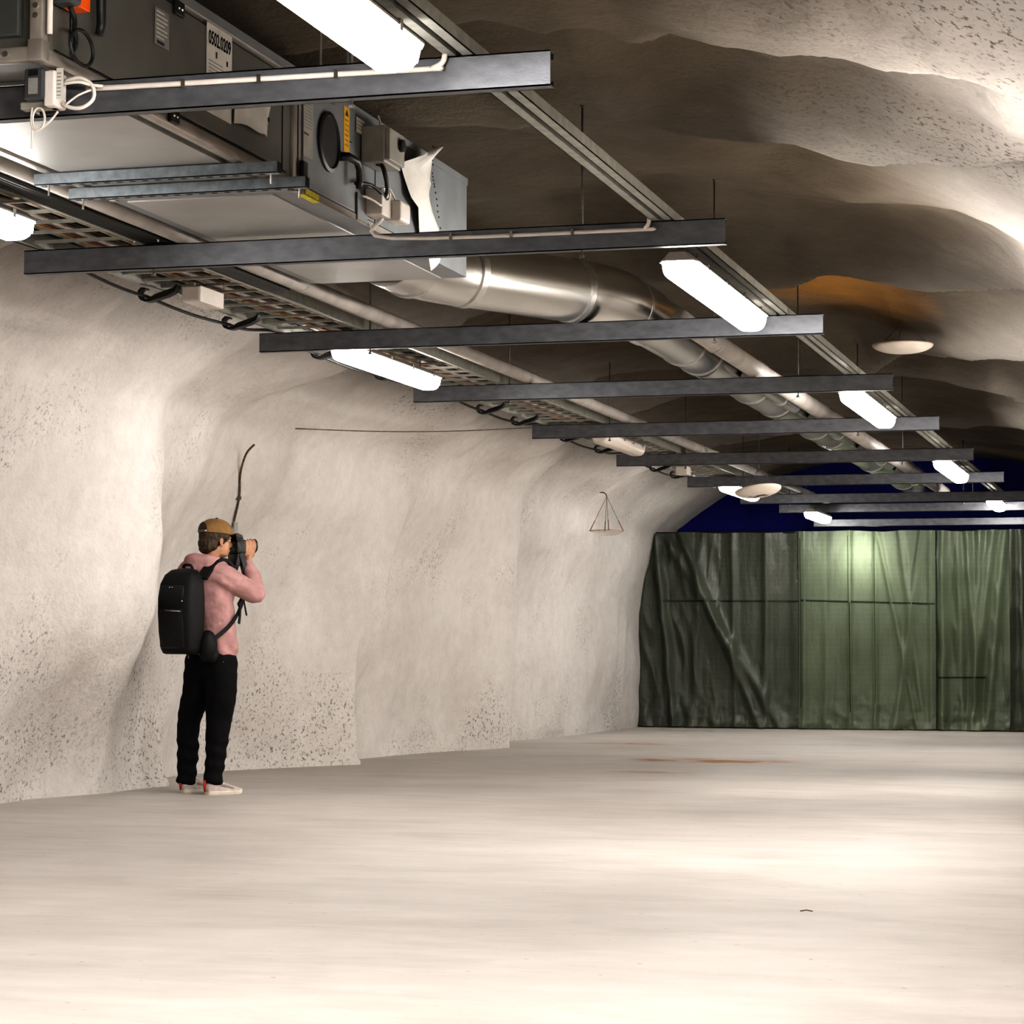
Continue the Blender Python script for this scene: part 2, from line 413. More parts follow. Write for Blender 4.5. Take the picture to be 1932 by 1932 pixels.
def roof(x, y, z=2.0):
    h = BV.ray_cast(Vector((x, y, z)), Vector((0, 0, 1)))
    return h[0].z if h[0] else 3.2
def wallx(y, z):
    h = BV.ray_cast(Vector((-4.9 if z < 2.8 else -4.4, y, z)), Vector((-1, 0, 0)))
    return h[0].x if h[0] else -6.2
fl = MB()
nx, nyf = 30, 120
gx = np.linspace(-7.3, 1.3, nx); gyf = np.linspace(Y0, Y1, nyf)
fl.add([(x, y, .006 * noise.noise(Vector((x * .7, y * .7, 3))) if y > 4 else 0) for y in gyf for x in gx], [(i * nx + j, i * nx + j + 1, (i + 1) * nx + j + 1, (i + 1) * nx + j) for i in range(nyf - 1) for j in range(nx - 1)])
o = fl.build('floor', M_FLOOR, smooth=True); o['kind'] = 'structure'; o['label'] = 'dusty pale concrete floor with rust stains'
o = MB().box((-7.4, Y0 - .1, -.1), (1.5, Y0, 3.8)).build('wall_back', M_WALL); o['kind'] = 'structure'
o = MB().box((-7.4, Y1, -.1), (1.5, Y1 + .1, 3.8)).build('wall_far', M_WALL); o['kind'] = 'structure'

# ------------------------------------------------------------------ ceiling beams
BY = [6.46, 9.19, 11.95, 14.65, 17.4, 20.2, 22.95, 25.75, 26.9, 27.26, 3.75, 1.0]
BX = [(-4.8, -1.732), (-4.795, -1.75), (-4.825, -1.775), (-4.84, -1.75), (-4.80, -1.745), (-4.81, -1.745), (-4.75, -1.70), (-4.74, -1.7), (-4.505, -1.6), (-4.165, -1.5), (-4.8, -1.73), (-4.8, -1.73)]
BZ = {8: (2.558, .098), 9: (2.404, .085)}
BLAB = ['nearest galvanised beam, with a cable run and control boxes along it', 'galvanised beam under the grey ventilation casing, white cable run on its right half',
        'galvanised beam with the far end of the nearest whole tube lamp before it', 'fourth galvanised beam, its left end behind the lit lamp over the photographer',
        'fifth galvanised beam, a thin wall wire tied to its left end', 'sixth galvanised beam, its left end behind the unlit tube lamp',
        'seventh galvanised beam, just before the rust-stained hanging dish', 'eighth galvanised beam, its left end behind the rust-stained hanging dish',
        'galvanised beam just before the farthest one, near the blue sheet', 'farthest and lowest galvanised beam, right above the green sheets', 'galvanised beam overhead before the camera', 'galvanised beam overhead beside the camera']
for k, (y, (xa, xb)) in enumerate(zip(BY, BX)):
    zt_, h_ = BZ.get(k, (2.6, .102)); w_, th = .045, .004
    mb = MB()
    # lipped channel, its web towards the viewer
    mb.box((xa, y, zt_ - h_), (xb, y + th, zt_))
    mb.box((xa, y, zt_ - th), (xb, y + w_, zt_)); mb.box((xa, y, zt_ - h_), (xb, y + w_, zt_ - h_ + th))
    mb.box((xa, y + w_ - th, zt_ - .02), (xb, y + w_, zt_)); mb.box((xa, y + w_ - th, zt_ - h_), (xb, y + w_, zt_ - h_ + .02))
    single('ceiling_beam', mb, M_BEAM, BLAB[k], 'beam', 'galvanised ceiling beams', loc=(xa, y, zt_ - h_))

# threaded hangers
def hanger(x, y, label, r=.0042, z0=2.47):
    top = roof(x, y, 2.75)
    t = thing('hanger_rod', label, 'rod', (x, y, z0), 'threaded hanger rods')
    mb = MB().tube([(x, y, z0), (x, y, top + .02)], r, 8)
    mb.build('rod', M_STEEL, t, True)
    MB().lathe([(.011, z0), (.011, z0 + .01)], (x, y, 0), seg=6).build('nut', M_STEEL, t)
    MB().lathe([(.009, top - .006), (.009, top + .01)], (x, y, 0), seg=12).build('anchor_plate', M_STEEL, t)
names = ['nearest', 'second', 'third', 'fourth', 'fifth', 'sixth', 'seventh', 'eighth', 'last but one']
for k in range(9):
    hanger(-2.335, BY[k] + .02, 'thin threaded rod from the roof to the right part of the %s beam' % names[k])
    hanger(-4.2, BY[k] + .02, 'thin threaded rod from the roof to the left part of the %s beam' % names[k])
hanger(-2.59, 6.9, 'thin rod beside the casing top, left of a close pair', .004, 2.62)
hanger(-2.50, 6.9, 'thin rod beside the casing top, right of a close pair', .004, 2.62)

# ------------------------------------------------------------------ lighting rail and tube lamps
def rail(xc, ya, yb, label, name='lighting_rail'):
    t = thing(name, label, 'rail', (xc, ya, 2.601))
    w, h, z = .045, .041, 2.601
    mb = MB()
    mb.box((xc - w, ya, z), (xc - .012, yb, z + .003)); mb.box((xc + .012, ya, z), (xc + w, yb, z + .003))
    mb.box((xc - w, ya, z), (xc - w + .003, yb, z + h)); mb.box((xc + w - .003, ya, z), (xc + w, yb, z + h))
    mb.box((xc - .012, ya, z), (xc - .010, yb, z + .02)); mb.box((xc + .010, ya, z), (xc + .012, yb, z + .02))
    mb.build('channel', M_RAIL, t)
    MB().box((xc - .0098, ya, z + .014), (xc + .0098, yb, z + .018)).build('slot', M_DARK, t)
rail(-2.002, 1.0, 26.6, 'pale slotted channel rail carrying the right-hand row of tube lamps')

def lamp_proto(L, label, group, lit=True, name='tube_lamp', w=.075, glow=None):
    t = thing(name, label, 'lamp', (0, 0, 0), group)
    # housing: tray on top with a narrow flange; diffuser: long bevelled bowl with upright sides beneath
    def sect(prof, y0, y1, taper, s0=.72, lift0=.016):
        return [[(px * s, y, pz + lift * (1 if pz < .03 else 0)) for (px, pz) in prof] for (y, s, lift) in ((y0, s0, lift0), (y0 + taper, 1, 0), (y1 - taper, 1, 0), (y1, s0, lift0))]
    h = MB().rings(sect([(-w, .072), (-w - .008, .072), (-w - .008, .079), (-w * .6, .108), (w * .6, .108), (w + .008, .079), (w + .008, .072), (w, .072)], 0, L, .05))
    h.build('housing', M_HOUS, t, world=False)
    n = 12
    pr = [(w * math.copysign(abs(math.cos(a)) ** .55, math.cos(a)), .072 - .072 * math.sin(a) ** .9) for a in [PI * k / n for k in range(n + 1)]]
    MB().rings(sect(pr, .008, L - .008, .05)).build('diffuser', (glow or M_TUBE) if lit else M_UNLIT, t, True, 'glowing white diffuser' if lit else 'unlit pale diffuser', world=False, auto=50)
    for sx in (-1, 1):
        for q in range(4):
            y = L * (.14 + .24 * q)
            MB().box((sx * (w + .002), y - .012, .058), (sx * (w + .011), y + .012, .09)).build('clip', M_BOLT, t, world=False)
    for y in (L * .18, L * .82):
        MB().tube([(.02, y, .1), (.02, y, .15)], .004, 6).build('suspension_bolt', M_STEEL, t, world=False)
    return t
RLEN = 1.78
RL = lamp_proto(RLEN, '', 'tube lamps of the right-hand row')
LZ = 2.436
rl = [('tube lamp cut by the top edge of the picture', 4.24), ('nearest whole tube lamp under the right-hand rail', 9.60), ('second whole tube lamp under the right-hand rail', 14.80),
      ('third tube lamp under the right-hand rail, above the curtain top', 20.40), ('tube lamp of the right-hand row behind the camera', -1.4)]
for k, (lb, y) in enumerate(rl):
    o = RL if k == 0 else dup(RL, (0, 0, 0))
    o.location = (-2.03, y, LZ); o['label'] = lb
    if k in (2, 3):
        d_ = [c for c in o.children if c.name.startswith('diffuser')][0]
        d_.data = d_.data.copy(); d_.data.materials[0] = M_TUBE_F
rf = lamp_proto(.95, 'fourth tube lamp under the right-hand rail, before the blue sheet', 'tube lamps of the right-hand row', glow=M_TUBE_F)
rf.location = (-2.03, 25.86, LZ)
LLEN = 1.6
LL = lamp_proto(LLEN, '', 'tube lamps of the left-hand row', glow=M_TUBE_L)
ll = [('tube lamp at the left edge, beside the cable ladder', 6.62), ('lit tube lamp over the photographer, left-hand row', 12.02), ('small lit tube lamp beside the rust-stained dish', 23.0), ('tube lamp of the left-hand row behind the camera', .9)]
for k, (lb, y) in enumerate(ll):
    o = LL if k == 0 else dup(LL, (0, 0, 0))
    o.location = (-4.30 if k == 0 else -4.385, y, 2.45); o['label'] = lb
lf = lamp_proto(1.15, 'farthest lit tube lamp of the left-hand row', 'tube lamps of the left-hand row', glow=M_TUBE_L)
lf.location = (-3.975, 25.75, 2.33)
un = lamp_proto(1.3, 'unlit pale tube lamp under the cable ladder', 'tube lamps of the left-hand row', lit=False)
un.location = (-4.29, 17.46, 2.458)
# ------------------------------------------------------------------ cable ladder, cables, hooks, pipe
t = thing('cable_ladder', 'zinc cable ladder running over the left ends of the beams', 'cable ladder', (-4.47, 1, 2.601))
for xr in (-4.70, -4.25):
    MB().box((xr - .003, 1, 2.601), (xr + .003, 26.8, 2.665)).box((xr - (.018 if xr < -4.5 else -.003), 1, 2.601), (xr + (.018 if xr > -4.5 else -.003), 26.8, 2.604)).build('side_rail', M_RAIL, t)
y = 6.3; k = 0
while y < 26.7 and k < 98:
    MB().box((-4.70, y, 2.612), (-4.25, y + .020, 2.624)).build('rung', M_RAIL, t); y += .215; k += 1
cabs = [(-4.62, M_RUBBER, 'black', .008), (-4.585, M_GREYP, 'grey', .009), (-4.55, mat('tan_cable', (.45, .30, .17), .6), 'tan', .009), (-4.515, mat('red_cable', (.24, .06, .04), .5), 'dark red', .005),
        (-4.47, M_WHITE, 'white', .010), (-4.43, mat('brown_cable', (.10, .055, .03), .6), 'brown', .009), (-4.395, M_RUBBER, 'thin black', .007), (-4.36, mat('cream_cable', (.55, .45, .32), .6), 'cream', .009), (-4.32, M_GREYP, 'rightmost grey', .009)]
for j, (x, m_, nm, r) in enumerate(cabs):
    path = [(x + .012 * noise.noise(Vector((q * .5, j * 3.1, 0))), 1 + q * .3, 2.629 + r + .004 * (1 + noise.noise(Vector((q * .4, j, 5))))) for q in range(86)]
    single('tray_cable', MB().tube(path, r, 6), m_, nm + ' cable lying along the cable ladder', 'cable', 'cables on the ladder', loc=path[0], smooth=True)
for j in range(5):
    x = -4.228 + .021 * j
    path = [(x, 1 + q * .5, 2.613) for q in range(16)] + [(x + .003 * j, 9.0, 2.613), (x + .01, 9.3 + .02 * j, 2.612), (x + .01, 10.6, 2.612)]
    single('power_cable', MB().tube(path, .0098, 8), M_RUBBER, 'black ribbed power cable in the bundle of five beside the ladder', 'cable', 'black power cables', loc=path[0], smooth=True)
arc = [(-4.24 + .055 * (1 - math.cos(a)), 9.10, 2.595 + .03 * math.sin(a) - .0) for a in [PI * q / 12 for q in range(13)]]
single('cable_tie', MB().tube(arc, .004, 6), M_WHITE, 'white tie looped round the black cable bundle', 'cable tie', loc=arc[0], smooth=True)
t = thing('service_pipe', 'pale insulated pipe lying on the beams beside the cable ladder', 'pipe', (-4.075, 1, 2.64))
MB().tube([(-4.075, 1, 2.64), (-4.075, 15, 2.64), (-4.08, 26.7, 2.64)], .038, 16).build('insulation', M_PIPE, t, True)
for y in (5.2, 7.9, 10.6, 13.3, 16.0, 18.7, 21.5, 24.2):
    MB().lathe([(.0395, 0), (.0395, .03)], (-4.076, y, 2.64), 'Y', 16).build('joint_tape', M_RAIL, t, True, auto=40)
t = thing('supply_pipe', 'pale grey pipe lying on the beams between round duct and lamp rail', 'pipe', (-2.62, 12.6, 2.66))
MB().tube([(-2.62, 12.5, 2.668), (-2.62, 15, 2.662), (-2.62, 20, 2.662), (-2.62, 26.7, 2.662)], .058, 16).build('insulation', M_PIPE, t, True)
for y in (13.4, 16.1, 18.9, 21.6):
    MB().lathe([(.0595, 0), (.0595, .03)], (-2.62, y, 2.662), 'Y', 16).build('joint_tape', M_RAIL, t, True, auto=40)

hy = [10.26, 11.27, 12.55, 13.63, 15.78, 16.65, 18.04, 19.17, 21.26, 22.15]
hl = ['black strap hook nearest the camera, below the ladder edge', 'black strap hook just before the third beam', 'black strap hook left of the lit lamp over the photographer', 'black strap hook below the middle of the lit lamp',
      'black strap hook just past the fourth beam', 'black strap hook touching the fifth beam', 'black strap hook just past the fifth beam', 'black strap hook left of the unlit lamp end', 'black strap hook just past the sixth beam', 'farthest black strap hook, at the seventh beam']
hp = [(.055, .026), (.04, .004), (.0, -.012), (-.05, -.026), (-.085, -.040), (-.108, -.042), (-.128, -.034), (-.140, -.016), (-.138, .004), (-.125, .016), (-.106, .014)]
hw = [.006, .016, .022, .020, .013, .010, .009, .008, .008, .008, .006]
def hook_mb():
    rings = []
    for i, ((px, pz), w) in enumerate(zip(hp, hw)):
        a = Vector(hp[max(i - 1, 0)]); b = Vector(hp[min(i + 1, len(hp) - 1)])
        tn = (b - a).normalized(); n_ = Vector((-tn.y, tn.x)) * w * .62
        rings.append([(px - n_.x, -.025, pz - n_.y), (px + n_.x, -.025, pz + n_.y), (px + n_.x, .025, pz + n_.y), (px - n_.x, .025, pz - n_.y)])
    return MB().rings(rings)
H0 = hook_mb().build('cable_hook', M_BLACK, smooth=True, auto=40); tag(H0, hl[0], 'hook', 'black strap hooks')
for k, y in enumerate(hy):
    o = H0 if k == 0 else H0.copy()
    if k: COL.objects.link(o)
    o.location = (-4.605, y, 2.574); o['label'] = hl[k]
wp = sorted([(y, -4.712, 2.553) for y in hy] + [(y + .022, -4.738, 2.612) for y in BY if y < 24 and y > 2] + [(1.0, -4.738, 2.612), (24.4, -4.72, 2.58)])
path = []
for (ya, xa, za), (yb, xb, zb) in zip(wp[:-1], wp[1:]):
    for q in range(8):
        u = q / 8; e_ = u * u * (3 - 2 * u)
        path.append((lerp(xa, xb, e_), lerp(ya, yb, u), lerp(za, zb, e_) - .014 * math.sin(PI * u) * min(1, (yb - ya))))
single('hung_cable', MB().tube(path, .008, 8), M_RUBBER, 'black cable sagging through the black strap hooks', 'cable', loc=path[0], smooth=True)
def jbox(x, y, z, lx, ly, lz, label):
    t = thing('junction_box', label, 'box', (x, y, z), 'white junction boxes')
    MB().box((x, y, z), (x + lx, y + ly, z + lz), .004).build('box_body', M_WHITE, t)
    MB().box((x + .006, y - .006, z + .006), (x + lx - .006, y - .0005, z + lz - .006), .002).build('box_lid', M_WHITE, t)
    MB().tube([(x + lx / 2, y + .03, z + lz), (x + lx / 2, y + .03, z + lz + .02)], .008, 8).build('gland', M_GREYP, t)
jbox(-4.53, 10.25, 2.52, .095, .28, .075, 'white junction box under the ladder before the third beam')
jbox(-4.56, 21.5, 2.515, .11, .16, .075, 'small white junction box under the ladder before the seventh beam')

# ------------------------------------------------------------------ ventilation unit
XR, XL, ZB, ZT, YA, YM, YE = -3.22, -4.0, 2.622, 3.09, 6.26, 8.34, 10.53
A = thing('ventilation_unit', 'long grey air handling casing resting on the two nearest beams', 'ventilation unit', (-3.6, YA, ZB))
def on_side(name, y0, z0, y1, z1, m_, t_=.004, parent=A, x=XR, bev=0, label=None):
    return MB().box((x, y0, z0), (x + t_, y1, z1), bev).build(name, m_, parent, label=label)
# near module: frame, panels, underside
MB().box((XL + .01, YA + .03, ZB + .012), (XR - .012, YM - .01, ZT - .01)).build('near_casing', M_AHU, A)
MB().box((XL + .07, YA + .28, ZB + .001), (XR - .075, YM - .05, ZB + .012)).build('bottom_panel', M_UNDER, A, label='bright zinc bottom sheet')
fr = MB()
e = .042
for x in (XL, XR - e):
    for z in (ZB, ZT - e):
        fr.box((x, YA, z), (x + e, YM, z + e), .006)
    for y in (YA, YM - e):
        fr.box((x, y, ZB), (x + e, y + e, ZT), .006)
for z in (ZB, ZT - e):
    for y in (YA, YM - e):
        fr.box((XL, y, z), (XR, y + e, z + e), .006)
fr.box((XR - e - .004, YA - .002, ZB - .002), (XR + .002, YA + e + .004, ZB + e + .02), .004)
fr.build('frame', M_ALU, A, True, 'aluminium edge profile', auto=40)
MB().box((XL + .10, YA - .004, ZB + .075), (XR - .075, YA + .03, ZT - .05), .004).build('front_panel', mat('front_panel_grey', (.10, .105, .10), .4, .3, scale=5, var=.05), A, label='dark flat end panel')
fd = on_side('access_door', YA + .2, ZB + .055, YM - .16, ZT - .06, M_AHU, .006, x=XR - .008, bev=.002)
for (y, z) in ((7.19, 2.655), (7.22, 3.022)):
    h = on_side('hinge', y - .035, z - .025, y + .035, z + .025, M_BLACK, .014, fd, bev=.004)
    for dy in (-.012, .014):
        MB().lathe([(.006, 0), (.004, .004)], (XR + .014, y + dy, z), 'X', 8).build('screw', M_BOLT, h)
MB().tube([(XR, 6.49, 2.95), (XR + .03, 6.53, 2.95), (XR + .04, 6.565, 2.93), (XR + .04, 6.57, 2.80), (XR + .035, 6.565, 2.768)], [.012, .016, .016, .0145, .013], 10).build('door_handle', M_BLACK, A, True)
on_side('door_seam', YM - .135, ZB + .05, YM - .129, ZT - .05, M_DARK, .002, x=XR - .011)
for z in (ZB + .0515, ZT - .0545):
    on_side('door_seam', YA + .1, z - .0022, YM - .1, z + .0022, M_DARK, .003, x=XR - .011)
bl = MB()
for z in (ZB + .13, ZB + .16):
    bl.lathe([(.009, 0), (.006, .006)], (XR - .02, YA, z), 'Y', 8)
for x in (XR - .115, XR - .14):
    bl.lathe([(.009, 0), (.006, .006)], (x, YA, ZB + .021), 'Y', 8)
bl.v = [(x, y - .006, z) for x, y, z in bl.v]
bl.build('corner_bolts', M_BOLT, A)
# labels and paper
pl = on_side('rating_plate', 7.045, 2.865, 7.155, 2.985, M_INK2, .002)
for q in range(7):
    on_side('print_line', 7.055, 2.972 - q * .014, 7.055 + (.085 if q % 3 else .06), 2.976 - q * .014, M_PAPER, .001, pl, x=XR + .002)
on_side('print_block', 7.06, 2.869, 7.115, 2.879, M_INK, .001, pl, x=XR + .002)
pc = on_side('card', 7.468, 2.735, 7.69, 3.045, M_PAPER, .002, label='white card printed 0502.0209')
fc = bpy.data.curves.new('number', 'FONT'); fc.body = '0502.0209'; fc.size = .062; fc.align_x = 'CENTER'; fc.extrude = .0004; fc.offset = .0012
fo = bpy.data.objects.new('tmp', fc); COL.objects.link(fo)
bpy.context.view_layer.update()
me = bpy.data.meshes.new_from_object(fo.evaluated_get(bpy.context.evaluated_depsgraph_get())); bpy.data.objects.remove(fo)
xs_ = [v.co.x for v in me.vertices]; wd = max(xs_) - min(xs_)
nv = [(XR + .003, 7.579 + v.co.x * .195 / wd, 2.975 + v.co.y * 1.05) for v in me.vertices]
m2 = MB().add(nv, [tuple(p.vertices) for p in me.polygons]); m2.build('printed_number', M_INK, pc)
for q in range(9):
    w_ = (.12, .17, .15, .09, .16, .13, .17, .11, .05)[q]
    on_side('print_line', 7.485, 2.915 - q * .0125, 7.485 + w_, 2.9175 - q * .0125, M_INK2, .001, pc, x=XR + .002)
for (y, z, h_) in ((7.545, 2.935, .022), (7.64, 2.928, .018)):
    on_side('print_mark', y, z, y + .012, z + h_, M_INK, .001, pc, x=XR + .002)
on_side('print_frame', 7.60, 2.79, 7.68, 2.83, M_INK2, .001, pc, x=XR + .002)
# sagging plastic pocket beside it
g = []; n1, n2 = 9, 9
for i in range(n1):
    for j in range(n2):
        u, v = i / (n1 - 1), j / (n2 - 1)
        y = lerp(lerp(7.70, 7.69, v), lerp(8.075, 8.0, v), u) - .02 * math.sin(PI * v) * u
        z = lerp(lerp(2.90, 2.93, u), lerp(2.738, 2.748, u), v) + .006 * math.sin(u * 9)
        g.append((XR + .012 + .02 * math.sin(PI * u) * (.4 + v), y, z))
MB().add(g, [(i * n2 + j, i * n2 + j + 1, (i + 1) * n2 + j + 1, (i + 1) * n2 + j) for i in range(n1 - 1) for j in range(n2 - 1)]).build('document_pocket', M_PAPER, A, True)
on_side('pocket_mark', 7.95, 2.80, 7.965, 2.815, M_INK, .002, x=XR + .034)

# far module
MB().box((XL + .005, YM, ZB + .004), (XR - .004, YE, ZT)).build('far_casing', M_AHU2, A)
MB().box((XL + .06, YM + .05, ZB - .001), (XR - .12, YE - .02, ZB + .004)).build('far_bottom_panel', M_UNDER, A, label='bright zinc bottom sheet')
fr = MB()
for x in (XL, XR - .03):
    fr.box((x, YM + .008, ZB), (x + .03, YM + .04, ZT), .004)
fr.build('joint_frame', M_ALU, A)
on_side('bottom_trim', YM + .04, ZB, YE - .6, ZB + .028, M_ALU, .003, x=XR - .003)
on_side('casing_seam', YM - .002, ZB, YM + .006, ZT, M_DARK, .003, x=XR - .002)
fd = on_side('fan_door', YM + .05, ZB + .032, 8.965, ZT - .02, M_AHU2, .008, x=XR - .004, bev=.002)
ph = MB().lathe([(.118, 0), (.118, .010), (.104, .014), (.1, .006)], (XR + .004, 8.655, 2.872), 'X', 36)
ph = ph.build('porthole', M_BLACK, fd, True, auto=40)
MB().lathe([(.1, 0), (.1, .003)], (XR + .006, 8.655, 2.872), 'X', 36).build('porthole_glass', mat('dark_glass', (.02, .02, .018), .25, scale=4), ph, True, auto=40)
h = on_side('hinge', 8.352, 2.655, 8.402, 2.74, M_BLACK, .02, fd, bev=.006)
for y in (8.372, 8.388): MB().lathe([(.005, 0), (.004, .003)], (XR + .02, y, 2.67), 'X', 8).build('screw', M_BOLT, h)
ws = on_side('warning_strip', 8.83, 2.872, 8.895, 3.055, M_YELLOW, .002, x=XR + .004)
MB().prism([(8.845, 3.02), (8.88, 3.02), (8.8625, 3.046)], 'X', XR + .006, XR + .007).build('warning_triangle', M_INK, ws)
for q in range(6):
    on_side('print_line', 8.842, 3.0 - q * .02, 8.882, 3.0035 - q * .02, mat('brown_ink', (.30, .16, .02), .7) if q == 0 else bpy.data.materials['brown_ink'], .001, ws, x=XR + .006)
il = on_side('instruction_label', 8.385, 2.765, 8.485, 2.985, M_GREYP, .002, x=XR + .004)
on_side('print_block', 8.39, 2.85, 8.44, 2.858, M_RUST, .001, il, x=XR + .006)
for q in range(8): on_side('print_line', 8.395, 2.97 - q * .013, 8.465, 2.973 - q * .013, M_INK2, .001, il, x=XR + .006)
sl = on_side('small_label', 8.99, 2.985, 9.085, 3.045, M_PAPER, .002, x=XR)
for q in range(3): on_side('print_line', 8.995, 3.0 + q * .015, 9.08, 3.003 + q * .015, M_INK2, .001, sl, x=XR + .002)
on_side('name_plate', 8.56, 3.03, 8.72, 3.075, mat('teal_plate', (.10, .15, .14), .4), .003, x=XR + .004)
MB().tube([(XR, 8.78, 2.84), (XR + .035, 8.80, 2.842), (XR + .045, 8.88, 2.838), (XR + .046, 8.905, 2.81), (XR + .045, 8.91, 2.76), (XR + .043, 8.905, 2.735)], [.018, .018, .016, .0145, .014, .013], 10).build('door_handle', M_BLACK, A, True)
MB().lathe([(.009, 0), (.006, .006)], (XR + .004, 8.91, 2.92), 'X', 10).build('lock_stud', M_BOLT, A)
for y in (8.97, 9.235):
    on_side('casing_seam', y - .003, ZB + .03, y + .003, ZT - .01, M_DARK, .002, x=XR - .004)
on_side('casing_seam', YM + .05, ZB + .0285, 9.62, ZB + .0325, M_DARK, .002, x=XR - .003)
yl = MB().box((XR - .025, 8.40, ZB - .004), (XR + .004, 8.57, ZB - .001)).build('caution_sticker', M_LEMON, A)
on_side('caution_sticker', 8.42, ZB + .003, 8.56, ZB + .024, M_LEMON, .003, x=XR + .001)
# electrical boxes on the casing side
b1 = on_side('isolator_box', 9.05, 2.87, 9.26, 3.02, M_GREYP, .1, bev=.005, x=XR)
on_side('isolator_cover', 9.06, 2.88, 9.25, 3.01, M_GREYP, .02, b1, bev=.003, x=XR + .1)
MB().lathe([(.026, 0), (.026, .016), (.018, .018)], (XR + .12, 9.19, 2.96), 'X', 16).build('rotary_switch', M_BLACK, b1, True, auto=40)
b2 = on_side('terminal_box', 9.1, 2.665, 9.22, 2.775, M_WHITE, .075, bev=.006, x=XR)
on_side('sensor_box', 9.22, 2.66, 9.35, 2.745, M_WHITE, .075, bev=.012, x=XR + .04)
on_side('mounting_plate', 9.0, 2.63, 9.12, 2.74, M_AHU2, .006, x=XR, bev=.001)
def cab(name, pts, r, m_, parent=A, seg=8, smooth_n=4):
    P = [Vector(p) for p in pts]; out = []
    for i in range(len(P) - 1):
        p0, p1, p2, p3 = P[max(i - 1, 0)], P[i], P[i + 1], P[min(i + 2, len(P) - 1)]
        for q in range(smooth_n):
            u = q / smooth_n
            out.append(.5 * ((2 * p1) + (-p0 + p2) * u + (2 * p0 - 5 * p1 + 4 * p2 - p3) * u * u + (-p0 + 3 * p1 - 3 * p2 + p3) * u ** 3))
    out.append(P[-1])
    return MB().tube(out, r, seg).build(name, m_, parent, True)
c = XR + .07
cab('looped_cable', [(c, 9.1, 2.872), (c + .02, 9.08, 2.83), (c + .02, 9.12, 2.77), (c, 9.14, 2.74), (c, 9.17, 2.79), (c, 9.13, 2.86), (c - .02, 9.1, 2.872)], .008, M_RUBBER)
cab('looped_cable', [(XR + .02, 8.93, 2.76), (c - .02, 9.02, 2.772), (c, 9.10, 2.752), (c, 9.16, 2.735), (c, 9.19, 2.76), (c + .01, 9.14, 2.82), (c, 9.12, 2.868)], .007, M_RUBBER)
cab('white_lead', [(XR + .03, 8.99, 2.722), (XR + .05, 9.04, 2.715), (XR + .07, 9.1, 2.70)], .005, M_WHITE)
cab('white_lead', [(XR + .06, 9.13, 2.775), (XR + .075, 9.19, 2.785), (XR + .08, 9.26, 2.745)], .004, M_WHITE)
cab('white_lead', [(XR + .05, 9.14, 3.02), (XR + .05, 9.14, 3.05), (XR + .04, 9.14, 3.08)], .004, M_WHITE)
# torn insulation sheet hanging on the casing side
outl_l = [(9.848, 3.096), (9.66, 3.02), (9.483, 2.953), (9.57, 2.906), (9.60, 2.828), (9.69, 2.80), (9.764, 2.719), (9.80, 2.66), (9.833, 2.607), (9.887, 2.555)]
outl_r = [(9.852, 3.09), (9.845, 3.03), (9.85, 2.972), (9.87, 2.93), (9.889, 2.897), (9.93, 2.82), (9.968, 2.754), (10.0, 2.69), (10.02, 2.65), (10.025, 2.633)]
g = []
for i, (a, b) in enumerate(zip(outl_l, outl_r)):
    for j in range(7):
        u = j / 6
        g.append((XR + .025 + .03 * math.sin(PI * u) + .014 * math.sin(i * 1.7 + u * 4) + (.03 if i < 2 else 0), lerp(a[0], b[0], u), lerp(a[1], b[1], u)))
ts = MB().add(g, [(i * 7 + j, i * 7 + j + 1, (i + 1) * 7 + j + 1, (i + 1) * 7 + j) for i in range(9) for j in range(6)]).build('torn_sheet', M_PAPER, A, True, 'torn white sheet with a dotted print')
random.seed(4)
for q in range(26):
    u = q / 25; i = u * 8.4; i0 = int(i); fr_ = i - i0
    yb = lerp(outl_r[i0][0], outl_r[i0 + 1][0], fr_) - .028 - .01 * random.random(); zb = lerp(outl_r[i0][1], outl_r[i0 + 1][1], fr_)
    if q % 6 == 5: continue
    MB().box((XR + .058, yb - .006, zb - .004), (XR + .06, yb + .006, zb + .004)).build('print_mark', M_INK, ts)
# near end: isolator switch, frequency box, bracket, white boxes and leads
sw = on_side('switch_body', 6.30, 2.80, 6.375, 2.92, M_DKGREY, .075, bev=.012, x=XR - .002)
on_side('switch_face', 6.385, 2.805, 6.455, 2.92, M_ORANGE, .06, sw, bev=.004, x=XR)
cab('black_lead', [(XR + .04, 6.36, 2.80), (XR + .05, 6.37, 2.765), (XR + .055, 6.36, 2.73), (XR + .06, 6.36, 2.69), (XR + .06, 6.335, 2.65)], .008, M_RUBBER)
lp = [(XR + .06, 6.40 + .075 * math.sin(a), 2.685 + .052 * math.cos(a)) for a in [2 * PI * q / 24 for q in range(25)]]
MB().tube(lp, .006, 8).build('black_loop', M_RUBBER, A, True)
MB().tube([(XR + .015, YA + .02, 2.70), (XR + .015, YA + .02, 3.1)], .009, 8).build('white_conduit', M_WHITE, A, True)
# roof-side strip of the casing
on_side('top_trim', YA + .05, ZT - .035, YE, ZT - .002, M_AHU2, .003, x=XR - .002)

